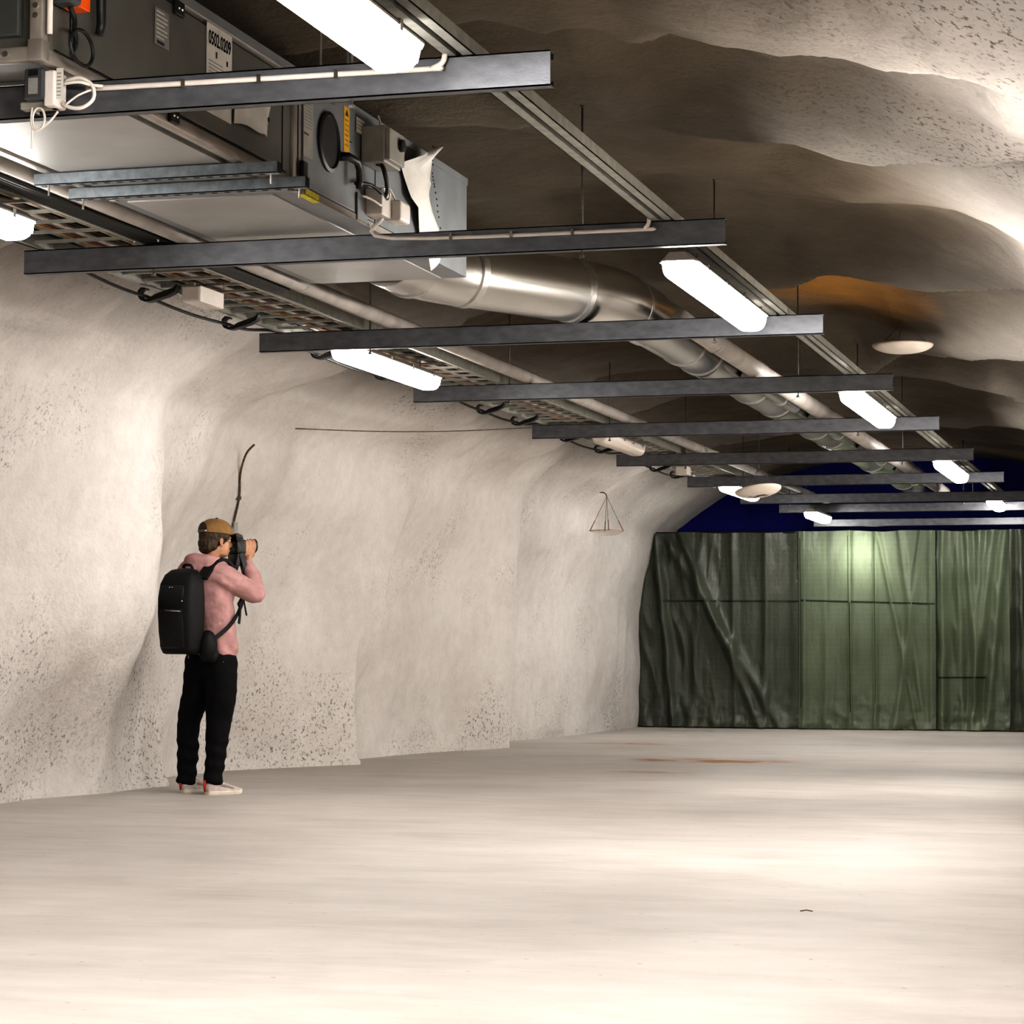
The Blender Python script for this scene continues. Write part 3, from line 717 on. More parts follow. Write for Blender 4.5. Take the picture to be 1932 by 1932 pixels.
# box cluster fixed on the nearest beam
yb_ = 6.44
T = thing('control_box', 'grey and white control box with display fixed on the nearest beam', 'control box', (-3.3, yb_, 2.5), )
MB().prism([(-3.352, 2.55), (-3.352, 2.60), (-3.315, 2.618), (-3.315, 2.50), (-3.34, 2.51)], 'Y', yb_ - .02, yb_).build('bracket', M_GREYP, T)
bx_ = MB().box((-3.318, yb_ - .10, 2.525), (-3.255, yb_ - .02, 2.618), .006).build('display_housing', M_DKGREY, T)
MB().box((-3.302, yb_ - .103, 2.595), (-3.272, yb_ - .1, 2.612)).build('display', M_BLACK, bx_)
MB().box((-3.302, yb_ - .103, 2.54), (-3.272, yb_ - .1, 2.588)).build('key_panel', M_INK2, bx_)
MB().box((-3.352, yb_ - .06, 2.505), (-3.23, yb_ - .02, 2.53), .006).build('lower_cover', M_GREYP, T)
MB().box((-3.258, yb_ - .09, 2.505), (-3.222, yb_ - .01, 2.612), .006).build('white_module', M_WHITE, T)
lab = MB().box((-3.222, yb_ - .08, 2.528), (-3.20, yb_ - .077, 2.618)).build('module_label', M_PAPER, T)
for q in range(7): MB().box((-3.219, yb_ - .082, 2.535 + q * .011), (-3.206, yb_ - .0801, 2.538 + q * .011)).build('print_line', M_INK2, lab)
cab('white_lead', [(-3.21, yb_ - .05, 2.585), (-3.16, yb_ - .05, 2.592), (-3.125, yb_ - .04, 2.57), (-3.12, yb_ - .04, 2.53), (-3.15, yb_ - .05, 2.503), (-3.19, yb_ - .05, 2.505), (-3.215, yb_ - .05, 2.52)], .006, M_WHITE, T)
cab('white_lead', [(-3.21, yb_ - .06, 2.575), (-3.16, yb_ - .06, 2.578), (-3.13, yb_ - .04, 2.572), (-3.1, yb_ - .02, 2.57)], .005, M_WHITE, T)
cab('white_lead', [(-3.2, yb_ - .06, 2.512), (-3.16, yb_ - .055, 2.54), (-3.12, yb_ - .03, 2.562)], .0035, M_WHITE, T)
lp = [(-3.288 + .02 * math.cos(a), yb_ - .06, 2.475 + .033 * math.sin(a)) for a in [2 * PI * q / 20 for q in range(21)]]
MB().tube(lp, .0035, 6).build('white_loop', M_WHITE, T, True)
cab('white_lead', [(-3.31, yb_ - .06, 2.51), (-3.312, yb_ - .06, 2.46), (-3.295, yb_ - .06, 2.44), (-3.26, yb_ - .055, 2.46), (-3.23, yb_ - .05, 2.495)], .0035, M_WHITE, T)
MB().tube([(-3.308, yb_ - .06, 2.455), (-3.309, yb_ - .06, 2.385)], .003, 6).build('tie_tail', M_WHITE, T)

# cable runs clipped on the beams
def run(y, pts, label):
    t = thing('cable_run', label, 'cable', pts[0], 'white cable runs on the beams')
    cab('sheath', pts, .0085, M_WHITE, t, 8, 5)
    for k in range(1, 4):
        i = 1; a, b = Vector(pts[i]), Vector(pts[i + 1]); p = a.lerp(b, k / 4)
        MB().box((p.x - .006, p.y - .011, p.z - .014), (p.x + .006, p.y + .009, p.z + .012)).build('clip', M_BOLT, t)
run(6.46, [(-3.11, 6.449, 2.573), (-3.09, 6.449, 2.572), (-2.13, 6.449, 2.565), (-2.08, 6.447, 2.566), (-2.045, 6.44, 2.58), (-2.038, 6.44, 2.612)], 'pale cable run clipped along the face of the nearest beam')
run(9.19, [(-3.165, 9.16, 2.66), (-3.13, 9.178, 2.578), (-2.11, 9.178, 2.567), (-2.075, 9.176, 2.570), (-2.055, 9.17, 2.585), (-2.05, 9.17, 2.612)], 'pale cable run clipped along the face of the second beam')

# slotted support channels under the casing
def schan(y, label):
    t = thing('support_channel', label, 'channel', (-3.55, y, 2.575), 'slotted support channels')
    xa, xb, z = -4.03, -3.085, 2.578
    mb = MB().box((xa, y, z), (xb, y + .003, z + .041)).box((xa, y + .038, z), (xb, y + .041, z + .041)).box((xa, y, z), (xb, y + .041, z + .003))
    mb.build('channel', M_CHAN, t)
    sl = MB()
    x = xa + .02
    while x < xb - .03:
        sl.box((x, y + .014, z - .0008), (x + .022, y + .027, z)); x += .05
    sl.build('slots', M_DARK, t)
    MB().box((xb, y + .004, z + .004), (xb + .002, y + .037, z + .039)).build('end_opening', M_DARK, t)
    for x in (xa + .05, xb - .03):
        MB().tube([(x, y + .02, z - .035), (x, y + .02, z + .02)], .004, 6).build('bolt', M_BOLT, t)
schan(7.79, 'slotted zinc channel under the casing, farther left of the pair')
schan(8.07, 'slotted zinc channel under the casing, nearer the second beam')

# ------------------------------------------------------------------ round duct
D = thing('air_duct', 'round zinc duct leaving the casing and running along over the beams', 'duct', (-3.6, 10.5, 2.76))
r = .152; zc = 2.6 + r + .012
def smooth_path(pts, rad, n=8):
    P = [Vector(p) for p in pts]; out = [P[0]]
    for i in range(1, len(P) - 1):
        a = (P[i - 1] - P[i]).normalized(); b = (P[i + 1] - P[i]).normalized()
        p0, p2 = P[i] + a * rad, P[i] + b * rad
        for q in range(n + 1):
            u = q / n; out.append((1 - u) ** 2 * p0 + 2 * u * (1 - u) * P[i] + u * u * p2)
    out.append(P[-1]); return out
MB().tube(smooth_path([(-3.62, 10.535, zc), (-3.62, 11.0, zc), (-2.93, 12.2, zc), (-2.93, 13.0, zc)], .26), r + .012, 40).build('elbow', M_DUCT, D, True, auto=50)
MB().tube([(-2.93, 12.9, zc), (-2.93, 26.8, zc)], r + .002, 40).build('straight_run', M_DUCT, D, True, auto=50)
for (p, q) in [((-3.62, 10.86, zc), (-3.62, 10.9, zc)), ((-3.47, 11.25, zc), (-3.45, 11.285, zc)), ((-3.09, 11.92, zc), (-3.073, 11.95, zc)), ((-2.934, 12.48, zc), (-2.931, 12.51, zc)),
               ((-2.93, 14.0, zc), (-2.93, 14.03, zc)), ((-2.93, 14.52, zc), (-2.93, 14.56, zc)), ((-2.93, 16.3, zc), (-2.93, 16.33, zc)), ((-2.93, 17.28, zc), (-2.93, 17.32, zc)), ((-2.93, 19.2, zc), (-2.93, 19.23, zc)), ((-2.93, 20.1, zc), (-2.93, 20.14, zc)), ((-2.93, 22.8, zc), (-2.93, 22.84, zc)), ((-2.93, 25.4, zc), (-2.93, 25.44, zc))]:
    MB().tube([p, q], r + (.0185 if q[1] < 12.6 else .0085), 40).build('joint_ring', M_FLANGE, D, True, auto=50)
for y in (14.9, 17.7, 20.5, 23.2):
    t = thing('branch_duct', {14.9: 'short zinc branch duct beside the round duct past the fourth beam', 17.7: 'short zinc branch duct past the fifth beam', 20.5: 'short zinc branch duct past the sixth beam', 23.2: 'short zinc branch duct past the seventh beam'}[y], 'duct', (-2.74, y, 2.68), 'branch ducts beside the round duct')
    if y < 15: 
        for c_ in list(t.children): pass
    MB().tube([(-2.735, y + .25, 2.655), (-2.735, y + 2.1, 2.655)], .05, 20).build('duct_wall', M_DUCT, t, True, auto=50)
    for q in (.5, 1.5): MB().tube([(-2.735, y + q, 2.655), (-2.735, y + q + .03, 2.655)], .056, 20).build('joint_ring', M_FLANGE, t, True, auto=50)

# ------------------------------------------------------------------ drip bowls
def bowl(c, R, h, tilt, apex_z, label, m_, wires=True, rust=False):
    t = thing('drip_bowl', label, 'bowl', c, 'hanging drip bowls')
    n = 10; prof_ = []
    for q in range(n + 1):
        a = q / n; prof_.append((max(.002, R * math.sin(a * PI / 2)), h * (1 - math.cos(a * PI / 2))))
    prof_ += [(R - .004, h + .002)] + [(max(.002, (R - .006) * math.sin(q / n * PI / 2)), h * (1 - math.cos(q / n * PI / 2)) + .005) for q in range(n - 1, -1, -1)]
    M = Matrix.Rotation(tilt[0], 3, 'X') @ Matrix.Rotation(tilt[1], 3, 'Y')
    b = MB().lathe(prof_, c, seg=40, M=M); b = b.build('bowl', m_, t, True)
    if rust:
        mb = MB()
        for (x, y, s) in ((.02, -.02, .03), (-.03, .0, .02), (.06, .02, .018), (-.07, -.03, .012)):
            ring = []
            for k in range(10):
                a = 2 * PI * k / 10; rr = s * (.7 + .4 * random.random()); px, py = x + rr * math.cos(a) * 1.6, y + rr * math.sin(a)
                rad = math.hypot(px, py) / R; ring.append(M @ Vector((px, py, h * (1 - math.cos(math.asin(min(rad, .99)))) - .0015)) + Vector(c))
            mb.add(ring, [tuple(range(10))])
        mb.build('rust_blot', M_RUST, b, label='brown rust blot')
    for k in range(3):
        a = 2 * PI * k / 3 + .5
        p = M @ Vector((R * math.cos(a), R * math.sin(a), h)) + Vector(c)
        MB().tube([p, (c[0], c[1], apex_z)], .002, 5).build('wire', M_STEEL, t)
    MB().tube([(c[0], c[1], apex_z), (c[0], c[1], max(apex_z + .01, roof(c[0], c[1], apex_z - .05) + .02))], .003, 5).build('hook', M_STEEL, t)
bowl((-1.86, 16.15, 2.905), .206, .062, (0, 0), 3.12, 'white drip bowl hung on wires below the stained roof', M_BOWL)
bowl((-3.63, 20.62, 2.245), .206, .062, (-.14, -.16), 2.49, 'tilted white drip dish with a rust blot, below the sixth beam', M_BOWL, rust=True)
def clear_mat():
    t = NT('clear_plastic')
    t.b.inputs['Base Color'].default_value = (.80, .76, .66, 1); t.b.inputs['Roughness'].default_value = .2
    t.b.inputs['Alpha'].default_value = .22
    return t.m
cx, cy = -5.72, 23.6
C3 = thing('drip_bowl', 'clear rust-stained drip dish hung by wires before the left wall', 'bowl', (cx, cy, 2.0), 'hanging drip bowls')
R3, H3, zb3 = .176, .05, 2.06
prof_ = [(max(.002, R3 * math.sin(q / 8 * PI / 2)), H3 * (1 - math.cos(q / 8 * PI / 2))) for q in range(9)]
prof_ += [(R3 - .003, H3)] + [(max(.002, (R3 - .004) * math.sin(q / 8 * PI / 2)), H3 * (1 - math.cos(q / 8 * PI / 2)) + .003) for q in range(7, -1, -1)]
MB().lathe(prof_, (cx, cy, zb3), seg=36).build('bowl', clear_mat(), C3, True, 'nearly clear plastic dish')
MB().tube([(cx + R3 * math.cos(a) , cy + R3 * math.sin(a), zb3 + H3) for a in [2 * PI * q / 36 for q in range(37)]], .0035, 5).build('rim', mat('stained_rim', (.30, .17, .10), .7, scale=20, var=.3), C3, True, 'rust stained rim')
for k in range(4):
    a = 2 * PI * k / 4 + .35
    p = (cx + R3 * .97 * math.cos(a), cy + R3 * .97 * math.sin(a), zb3 + H3)
    q_ = (cx, cy, 2.46)
    m_ = Vector(p).lerp(Vector(q_), .3)
    MB().tube([p, q_], .0022, 5).build('wire', M_RUST, C3)
    MB().tube([p, m_], .0055, 5).build('wire_crimp', mat('reddish_crimp', (.28, .13, .09), .7) if k == 0 else bpy.data.materials['reddish_crimp'], C3)
MB().tube([(cx, cy, 2.455), (cx - .005, cy, 2.48), (cx - .03, cy + .01, 2.5), (wallx(cy, 2.5) - .03, cy + .03, 2.51)], .006, 6).build('hook', M_STEEL, C3, True)

# ------------------------------------------------------------------ wall bits
pth = []
w0 = Vector((wallx(15.7, 2.45) + .0, 15.7, 2.45)); w1 = Vector((-4.80, 17.42, 2.585))
for q in range(13):
    p = w0.lerp(w1, q / 12); p.z -= .045 * math.sin(PI * q / 12) * .6; pth.append(p)
single('tie_wire', MB().tube(pth, .004, 6), M_RUST, 'thin wire stretched from the left wall to the fifth beam', 'wire', loc=pth[0], smooth=True)
rp = [(-6.50, 15.50, 1.79), (-6.42, 15.36, 1.95), (-6.30, 15.2, 2.10), (-6.17, 15.06, 2.22), (-6.08, 14.98, 2.275)]
rp = [(max(x, wallx(y, z) + .012), y, z) for x, y, z in rp]
t = thing('bent_rod', 'bent rusty rod leaning up the wall behind the cap of the photographer', 'rod', rp[0])
cab('rod', rp, .0075, M_RUST, t)
MB().box((rp[1][0] - .03, rp[1][1] - .01, 1.93), (rp[1][0] + .012, rp[1][1] + .01, 1.955)).build('lug', M_STEEL, t)
MB().box((rp[0][0] - .004, rp[0][1] - .0, 1.71), (rp[0][0] + .004, rp[0][1] + .06, 1.785)).build('tag_plate', M_GREYP, t)
single('twig', MB().tube([(-1.31, 8.235, .006), (-1.29, 8.245, .009), (-1.268, 8.24, .006)], .0022, 5), M_RUST, 'small dark scrap of wire on the bare floor', 'debris', loc=(-1.29, 8.24, 0))

# ------------------------------------------------------------------ sheets at the end of the tunnel
def tarp_mat(name, col, trans, rough=.32, weave=True):
    t = NT(name)
    P = t.n('ShaderNodeTexCoord').outputs['Object']
    big = t.noise(P, 1.6, 5, .6)
    c = t.ramp(big, .3, .7, tuple(x * .78 for x in col), tuple(x * 1.15 for x in col))
    if weave:
        w = t.n('ShaderNodeTexWave', {'Vector': P, 'Scale': 5.5, 'Distortion': .8, 'Detail': 2}, wave_type='BANDS', bands_direction='Z').outputs['Fac']
        c = t.mix(.13, c, t.ramp(w, .3, .9, (.5, .5, .5), (1, 1, 1)), 'MULTIPLY')
    t.link(c, t.b.inputs['Base Color'])
    t.b.inputs['Roughness'].default_value = rough
    t.b.inputs['Specular IOR Level'].default_value = .5
    st = t.n('ShaderNodeMapping', {'Vector': P, 'Scale': (2.4, 1, .7)}).outputs[0]
    h = t.math('ADD', t.math('MULTIPLY', t.noise(st, 3.2, 6, .62), .7), t.math('MULTIPLY', t.noise(P, 17, 4), .15))
    bp = t.n('ShaderNodeBump', {'Strength': .55, 'Distance': .07, 'Height': h}).outputs['Normal']
    t.link(bp, t.b.inputs['Normal'])
    if trans:
        tr = t.n('ShaderNodeBsdfTranslucent', {'Color': (*[min(1, x * 2.6) for x in col], 1), 'Normal': bp})
        mx = t.n('ShaderNodeMixShader', {0: trans, 1: t.b.outputs[0], 2: tr.outputs[0]})
        t.link(mx.outputs[0], t.out.inputs['Surface'])
    return t.m
M_GREEN = tarp_mat('green_tarpaulin', (.105, .118, .088), .16)
M_GREEN2 = tarp_mat('green_tarpaulin_thin', (.20, .235, .165), .28)
M_BAR_SHADE = mat('bar_shade_green', (.018, .028, .016), .6)
YS = 27.45
def tarp_y(x, z, folds, seed, base):
    y = base
    for (xi, lean, a, w) in folds:
        y += a * math.exp(-((x - xi - lean * (2.25 - z)) / w) ** 2)
    n_ = noise.fractal(Vector((x * 2.1, z * .7, seed)), .8, 2.0, 4)
    y += -.03 * n_
    cr = max(0, 1 - z / .55)
    y += -.06 * cr * cr * (1 + noise.noise(Vector((x * 4, z * 6, seed + 5))))
    y += -.05 * cr * abs(noise.noise(Vector((x * 7, z * 9, seed + 8))))
    if x > -2.8 or x < -5.3: y += -.035 * (1 - abs(noise.noise(Vector((x * 6 + z * .8, z * 1.6, seed)))) * 2.2)
    return y
def tarp(name, xa, xb, z1, folds, label, m_, seed, base, bar_lines=(), nx=150, nz=90, leftwall=False, hem=True):
    t = thing(name, label, 'tarpaulin', ((xa + xb) / 2, base, 0), 'green sheets closing the tunnel')
    pts = []
    for i in range(nx):
        for j in range(nz):
            v = j / (nz - 1); z = .012 + v * (z1 - .012)
            a = xa
            if leftwall: a = wallx(base, max(z, .05)) + .012
            x = lerp(a, xb, i / (nx - 1))
            zz = z + (.02 * abs(noise.noise(Vector((x * 3, seed, 1)))) if j == 0 else 0) + (.02 * noise.noise(Vector((x * 2.2, seed, 9))) if j == nz - 1 else 0)
            pts.append((x, tarp_y(x, zz, folds, seed, base), zz))
    MB().add(pts, [(i * nz + j, i * nz + j + 1, (i + 1) * nz + j + 1, (i + 1) * nz + j) for i in range(nx - 1) for j in range(nz - 1)]).build('sheet', m_, t, True)
    for (p, q, w) in bar_lines:  # dark strips: shade of the frame behind, painted onto the sheet
        n_ = 40; g = []
        dx_, dz_ = q[0] - p[0], q[1] - p[1]; L_ = math.hypot(dx_, dz_); nx_, nz_ = -dz_ / L_ * w / 2, dx_ / L_ * w / 2
        for k in range(n_):
            u = k / (n_ - 1); x = lerp(p[0], q[0], u); z = lerp(p[1], q[1], u)
            for s in (-1, 1):
                g.append((x + s * nx_, tarp_y(x + s * nx_, z + s * nz_, folds, seed, base) - .006, z + s * nz_))
        MB().add(g, [(2 * k, 2 * k + 1, 2 * k + 3, 2 * k + 2) for k in range(n_ - 1)]).build('bar_shade', M_BAR_SHADE, t, True)
    if hem:
        mb = MB()
        x = xa + .1
        while x < xb:
            w = .04 + .06 * random.random()
            mb.add([(x, base - .05, .02), (x + w, base - .055, .035 + .03 * random.random()), (x + w * 2, base - .05, .02), (x + w, base - .10, .012)], [(0, 1, 2), (0, 2, 3)])
            x += .15 + .5 * random.random()
        mb.build('crumpled_hem', m_, t)
    return t
random.seed(11)
fA = [(-6.05, .10, -.10, .05), (-5.75, .42, -.09, .06), (-5.5, -.05, -.05, .06), (-5.15, .02, -.045, .04), (-4.75, 0, -.05, .05), (-5.95, .62, -.07, .07), (-4.5, 0, .03, .06)]
tarp('tarpaulin', -6.4, -4.345, 2.27, fA, 'dark green double sheet hanging beside the left wall', M_GREEN, 2.0, YS, [((-5.95, 1.475), (-4.35, 1.47), .022)], leftwall=True, nx=160)
fB = [(-4.05, 0, -.03, .04), (-3.77, 0, -.05, .025), (-3.48, 0, -.045, .03), (-3.45, .20, -.05, .03), (-3.2, .12, -.04, .04), (-2.95, -.14, -.06, .045), (-4.3, 0, -.04, .03), (-2.85, 0, -.05, .04)]
tarp('tarpaulin', -4.36, -2.80, 2.275, fB, 'paler green sheet with a lit-through bright square', M_GREEN2, 4.0, YS - .05,
     [((-4.345, 1.478), (-2.81, 1.435), .020), ((-4.34, .25), (-4.345, 2.2), .008), ((-3.765, .2), (-3.775, 1.46), .009), ((-3.79, 1.46), (-3.80, 2.22), .006), ((-3.48, .3), (-3.49, 2.2), .005)])
fC = [(-2.72, 0, -.10, .05), (-2.55, .02, -.05, .04), (-2.45, .06, -.08, .045), (-2.3, -.04, -.06, .04), (-2.15, -.12, -.08, .05), (-2.02, -.1, -.07, .05)]
tarp('tarpaulin', -2.79, -1.98, 2.27, fC, 'wrinkled green sheet right of the dark vertical gap', M_GREEN2, 7.0, YS + .01, [((-2.78, .60), (-2.25, .605), .018)], nx=110)
fD = [(-1.95, -.02, -.10, .04), (-1.85, .02, -.09, .04), (-1.7, 0, -.1, .05), (-1.5, .05, -.08, .06), (-1.2, 0, -.1, .08), (-.8, 0, -.1, .1), (-.3, 0, -.1, .08)]
tarp('tarpaulin', -1.97, -.3, 2.27, fD, 'darker bunched green sheet cut by the right edge', M_GREEN, 9.0, YS - .035, [], nx=120)
M_BLUE = tarp_mat('blue_tarpaulin', (.004, .004, .18), 0, .8, False)
g = []
nxb, nzb = 60, 24
for i in range(nxb):
    for j in range(nzb):
        x = lerp(-5.95, -.2, i / (nxb - 1)); top = max(2.26, roof(x, 28.2, 1.5) + .01)
        z = lerp(2.0, top, j / (nzb - 1))
        g.append((x, 28.2 + .05 * noise.fractal(Vector((x * 1.3, z * 1.5, 2)), .8, 2, 3), z))
single('blue_sheet', MB().add(g, [(i * nzb + j, i * nzb + j + 1, (i + 1) * nzb + j + 1, (i + 1) * nzb + j) for i in range(nxb - 1) for j in range(nzb - 1)]), M_BLUE, 'dark blue sheet closing the arch above the green sheets', 'tarpaulin', loc=(-3, 28.2, 2.2), smooth=True)
single('top_line', MB().tube([(-6.1, YS + .02, 2.275), (-3, YS + .02, 2.262), (-.35, YS + .02, 2.27)], .012, 8), M_DARK, 'dark line along which the green sheets hang', 'line', loc=(-3, YS, 2.26))
ld = bpy.data.lights.new('work_lamp', 'AREA'); ld.energy = 4.5; ld.size = .28; ld.color = (1, 1, .9)
lo = bpy.data.objects.new('work_lamp', ld); COL.objects.link(lo); lo.location = (-3.64, 27.75, 2.02); lo.rotation_euler = (PI / 2, 0, PI)
# ------------------------------------------------------------------ photographer
PO = Vector((-5.84, 13.71, 0)); PA = .4027          # local axes: u right across the view, v away along it
TH = math.radians(45)
F3 = Vector((math.cos(TH), math.sin(TH), 0)); L3 = Vector((-math.sin(TH), math.cos(TH), 0))
MPW = Matrix.Translation(PO) @ Matrix.Rotation(PA, 4, 'Z')
def frame(fwd, up=Vector((0, 0, 1))):
    """matrix whose x is forward, y left, z up"""
    f = Vector(fwd).normalized(); l = up.cross(f).normalized(); u = f.cross(l)
    return Matrix((f, l, u)).transposed()
MF = frame(F3)
def melt(mb, voxel, smooth=3, fold=None):
    """join overlapping closed shapes into one continuous skin"""
    me = bpy.data.meshes.new('tmp'); me.from_pydata([tuple(p) for p in mb.v], [], mb.f)
    bm = bmesh.new(); bm.from_mesh(me); bmesh.ops.recalc_face_normals(bm, faces=bm.faces); bm.to_mesh(me); bm.free()
    o = bpy.data.objects.new('tmp', me); COL.objects.link(o)
    m = o.modifiers.new('r', 'REMESH'); m.mode = 'VOXEL'; m.voxel_size = voxel
    s = o.modifiers.new('s', 'SMOOTH'); s.iterations = smooth; s.factor = .5
    bpy.context.view_layer.update()
    e = bpy.data.meshes.new_from_object(o.evaluated_get(bpy.context.evaluated_depsgraph_get()))
    bpy.data.objects.remove(o)
    out = MB()
    no = [v.normal.copy() for v in e.vertices]
    out.v = [tuple(v.co + (no[i] * fold(v.co) if fold else Vector())) for i, v in enumerate(e.vertices)]
    out.f = [tuple(p.vertices) for p in e.polygons]
    return out
def catmull(pts, n=6):
    P = [Vector(p) for p in pts]; out = []
    for i in range(len(P) - 1):
        p0, p1, p2, p3 = P[max(i - 1, 0)], P[i], P[i + 1], P[min(i + 2, len(P) - 1)]
        for q in range(n):
            u = q / n
            out.append(.5 * ((2 * p1) + (-p0 + p2) * u + (2 * p0 - 5 * p1 + 4 * p2 - p3) * u * u + (-p0 + 3 * p1 - 3 * p2 + p3) * u ** 3))
    out.append(P[-1]); return out
def limb(mb, pts, radii, n=6, seg=16):
    path = catmull(pts, n); rr = [p.x for p in catmull([(r, 0, 0) for r in radii], n)]
    mb.tube(path, rr, seg)
    mb.ell(path[0], (rr[0],) * 3); mb.ell(path[-1], (rr[-1],) * 3)
def ovals(mb, secs, seg=28):
    """stack of oval sections: centre, half depth (forward), half width (left)"""
    rings = []
    for c, a, b in secs:
        c = Vector(c); rings.append([c + F3 * (a * math.cos(2 * PI * k / seg)) + L3 * (b * math.sin(2 * PI * k / seg)) for k in range(seg)])
    mb.rings(rings)
M_SKIN = mat('skin', (.46, .255, .155), .55, 0, scale=25, var=.08)
M_HOOD = mat('pink_fleece', (.47, .275, .265), .9, 0, scale=14, var=.07, bump=.25, bscale=120, bdist=.004)
M_TROU = mat('black_trousers', (.008, .008, .009), .85, 0, scale=20, spec=.2)
M_HAIR = mat('brown_hair', (.055, .032, .015), .6, 0, scale=60, var=.3, stretch=(1, 1, .2))
M_CAP = mat('mustard_cap', (.24, .138, .05), .85, 0, scale=18, var=.1)
M_CAPD = mat('cap_dark', (.03, .018, .012), .8)
M_PACK = mat('black_nylon', (.006, .006, .007), .6, 0, scale=30, spec=.35)
M_PACK2 = mat('black_coated_nylon', (.010, .010, .011), .4, 0, scale=30, spec=.4)
M_SHOE = mat('pale_knit', (.55, .46, .43), .7, 0, scale=40, var=.08)
M_SHOEG = mat('grey_knit', (.28, .23, .22), .8, 0, scale=40, var=.08)
M_SOLE = mat('cream_sole', (.72, .66, .56), .6, 0, scale=30, var=.05)
M_RED = mat('red_trim', (.55, .05, .03), .6)
M_CAM = mat('camera_black', (.010, .010, .011), .4, 0, scale=30)
M_LENS = mat('lens_glass', (.015, .015, .02), .1)

P = thing('person', 'person in mustard cap, pink hoodie and black trousers photographing with a raised camera', 'person', PO, rz=PA)
HC = Vector((.028, .13, 1.583))                                   # head centre
HF = frame(Vector((math.cos(math.radians(30)), math.sin(math.radians(30)), -.04)))
sh_r = Vector((.03, .04, 1.375)); sh_l = Vector((-.16, .27, 1.375))
el_r = Vector((.275, .10, 1.245)); wr_r = Vector((.222, .225, 1.425))
el_l = Vector((.08, .44, 1.22)); wr_l = Vector((.13, .345, 1.42))
lens0 = Vector((.165, .225, 1.548)); ld_ = Vector((math.cos(math.radians(30)), math.sin(math.radians(30)), .01)).normalized()
# body: head, neck, trunk, arms, hands, legs in one skin
b = MB()
def hp_(x, y, z): return HC + HF @ Vector((x, y, z))
b.ell(hp_(-.005, 0, .03), (.098, .076, .092), HF)
b.ell(hp_(.03, 0, -.045), (.062, .058, .075), HF)
b.ell(hp_(.062, 0, -.088), (.026, .03, .022), HF)                 # chin
b.ell(hp_(.03, 0, -.085), (.05, .052, .03), HF)                   # jaw
b.ell(hp_(.098, 0, -.03), (.02, .012, .018), HF)                  # nose tip
b.tube([hp_(.086, 0, .01), hp_(.102, 0, -.028)], [.008, .011], 8)
b.ell(hp_(.088, 0, -.066), (.012, .022, .007), HF); b.ell(hp_(.085, 0, -.074), (.012, .02, .007), HF)   # lips
b.ell(hp_(.072, .03, .012), (.018, .02, .01), HF); b.ell(hp_(.072, -.03, .012), (.018, .02, .01), HF)   # brow
for s in (1, -1):
    b.ell(hp_(-.004, s * .074, -.018), (.017, .007, .027), HF @ Matrix.Rotation(-s * .3, 3, 'Z'))
    b.ell(hp_(.002, s * .072, -.04), (.009, .006, .011), HF)
limb(b, [hp_(-.02, 0, -.06), HC + Vector((-.03, .0, -.13)), HC + Vector((-.045, .01, -.2))], [.054, .053, .062])
ovals(b, [((-.02, .15, 1.42), .05, .09), ((-.03, .155, 1.36), .085, .16), ((-.02, .15, 1.2), .09, .155), ((.01, .145, 1.02), .085, .14), ((.0, .15, .88), .09, .15), ((.0, .15, .82), .07, .12)])
limb(b, [sh_r, el_r, wr_r], [.045, .038, .027]); limb(b, [sh_l, el_l, wr_l], [.045, .038, .027])
KN_R, AN_R = Vector((.055, .105, .43)), Vector((.02, .02, .09)); KN_L, AN_L = Vector((-.125, .29, .43)), Vector((-.14, .235, .09))
limb(b, [(.06, .085, .84), KN_R, AN_R], [.075, .05, .036]); limb(b, [(-.06, .205, .84), KN_L, AN_L], [.075, .05, .036])
# hands: palm under the lens barrel, thumb on the near side, fingers round it
la = lens0 + ld_ * .062
sd = Vector((ld_.y, -ld_.x, 0)).normalized()                      # towards the viewer side of the lens
pal = la - Vector((0, 0, .062)) + sd * .018
b.tube([wr_r, wr_r.lerp(pal, .5) + sd * .006, pal + sd * .012], [.028, (.036, .024), (.042, .022)], 14)
b.ell(pal + sd * .014 + Vector((0, 0, .012)), (.040, .024, .034), frame(ld_))
rl_ = .038
for k, (o_, ln) in enumerate(((.048, .95), (.027, 1.05), (.006, 1.0), (-.014, .86))):
    c = la + ld_ * (o_ - .012)
    pts = []
    for q in range(7):
        a = math.radians(-62 + 20 * q * ln)                       # from below, round the viewer side, over the top
        pts.append(c + sd * (math.cos(a) * (rl_ + .007)) + Vector((0, 0, math.sin(a) * (rl_ + .007))))
    b.tube(catmull(pts, 3), [.0098 - .0028 * i / 18 for i in range(19)], 10); b.ell(pts[-1], (.0072,) * 3, u=10, v=8)
th = [pal + sd * .02 - ld_ * .028, la - ld_ * .048 + sd * (rl_ + .012) - Vector((0, 0, .022)), la - ld_ * .05 + sd * (rl_ + .010) + Vector((0, 0, .012)), la - ld_ * .046 + sd * (rl_ + .002) + Vector((0, 0, .03))]
b.tube(catmull(th, 4), [.015, .0145, .014, .0135, .013, .012, .012, .0115, .011, .0105, .010, .0095, .009], 10); b.ell(th[-1], (.009,) * 3, u=10, v=8)
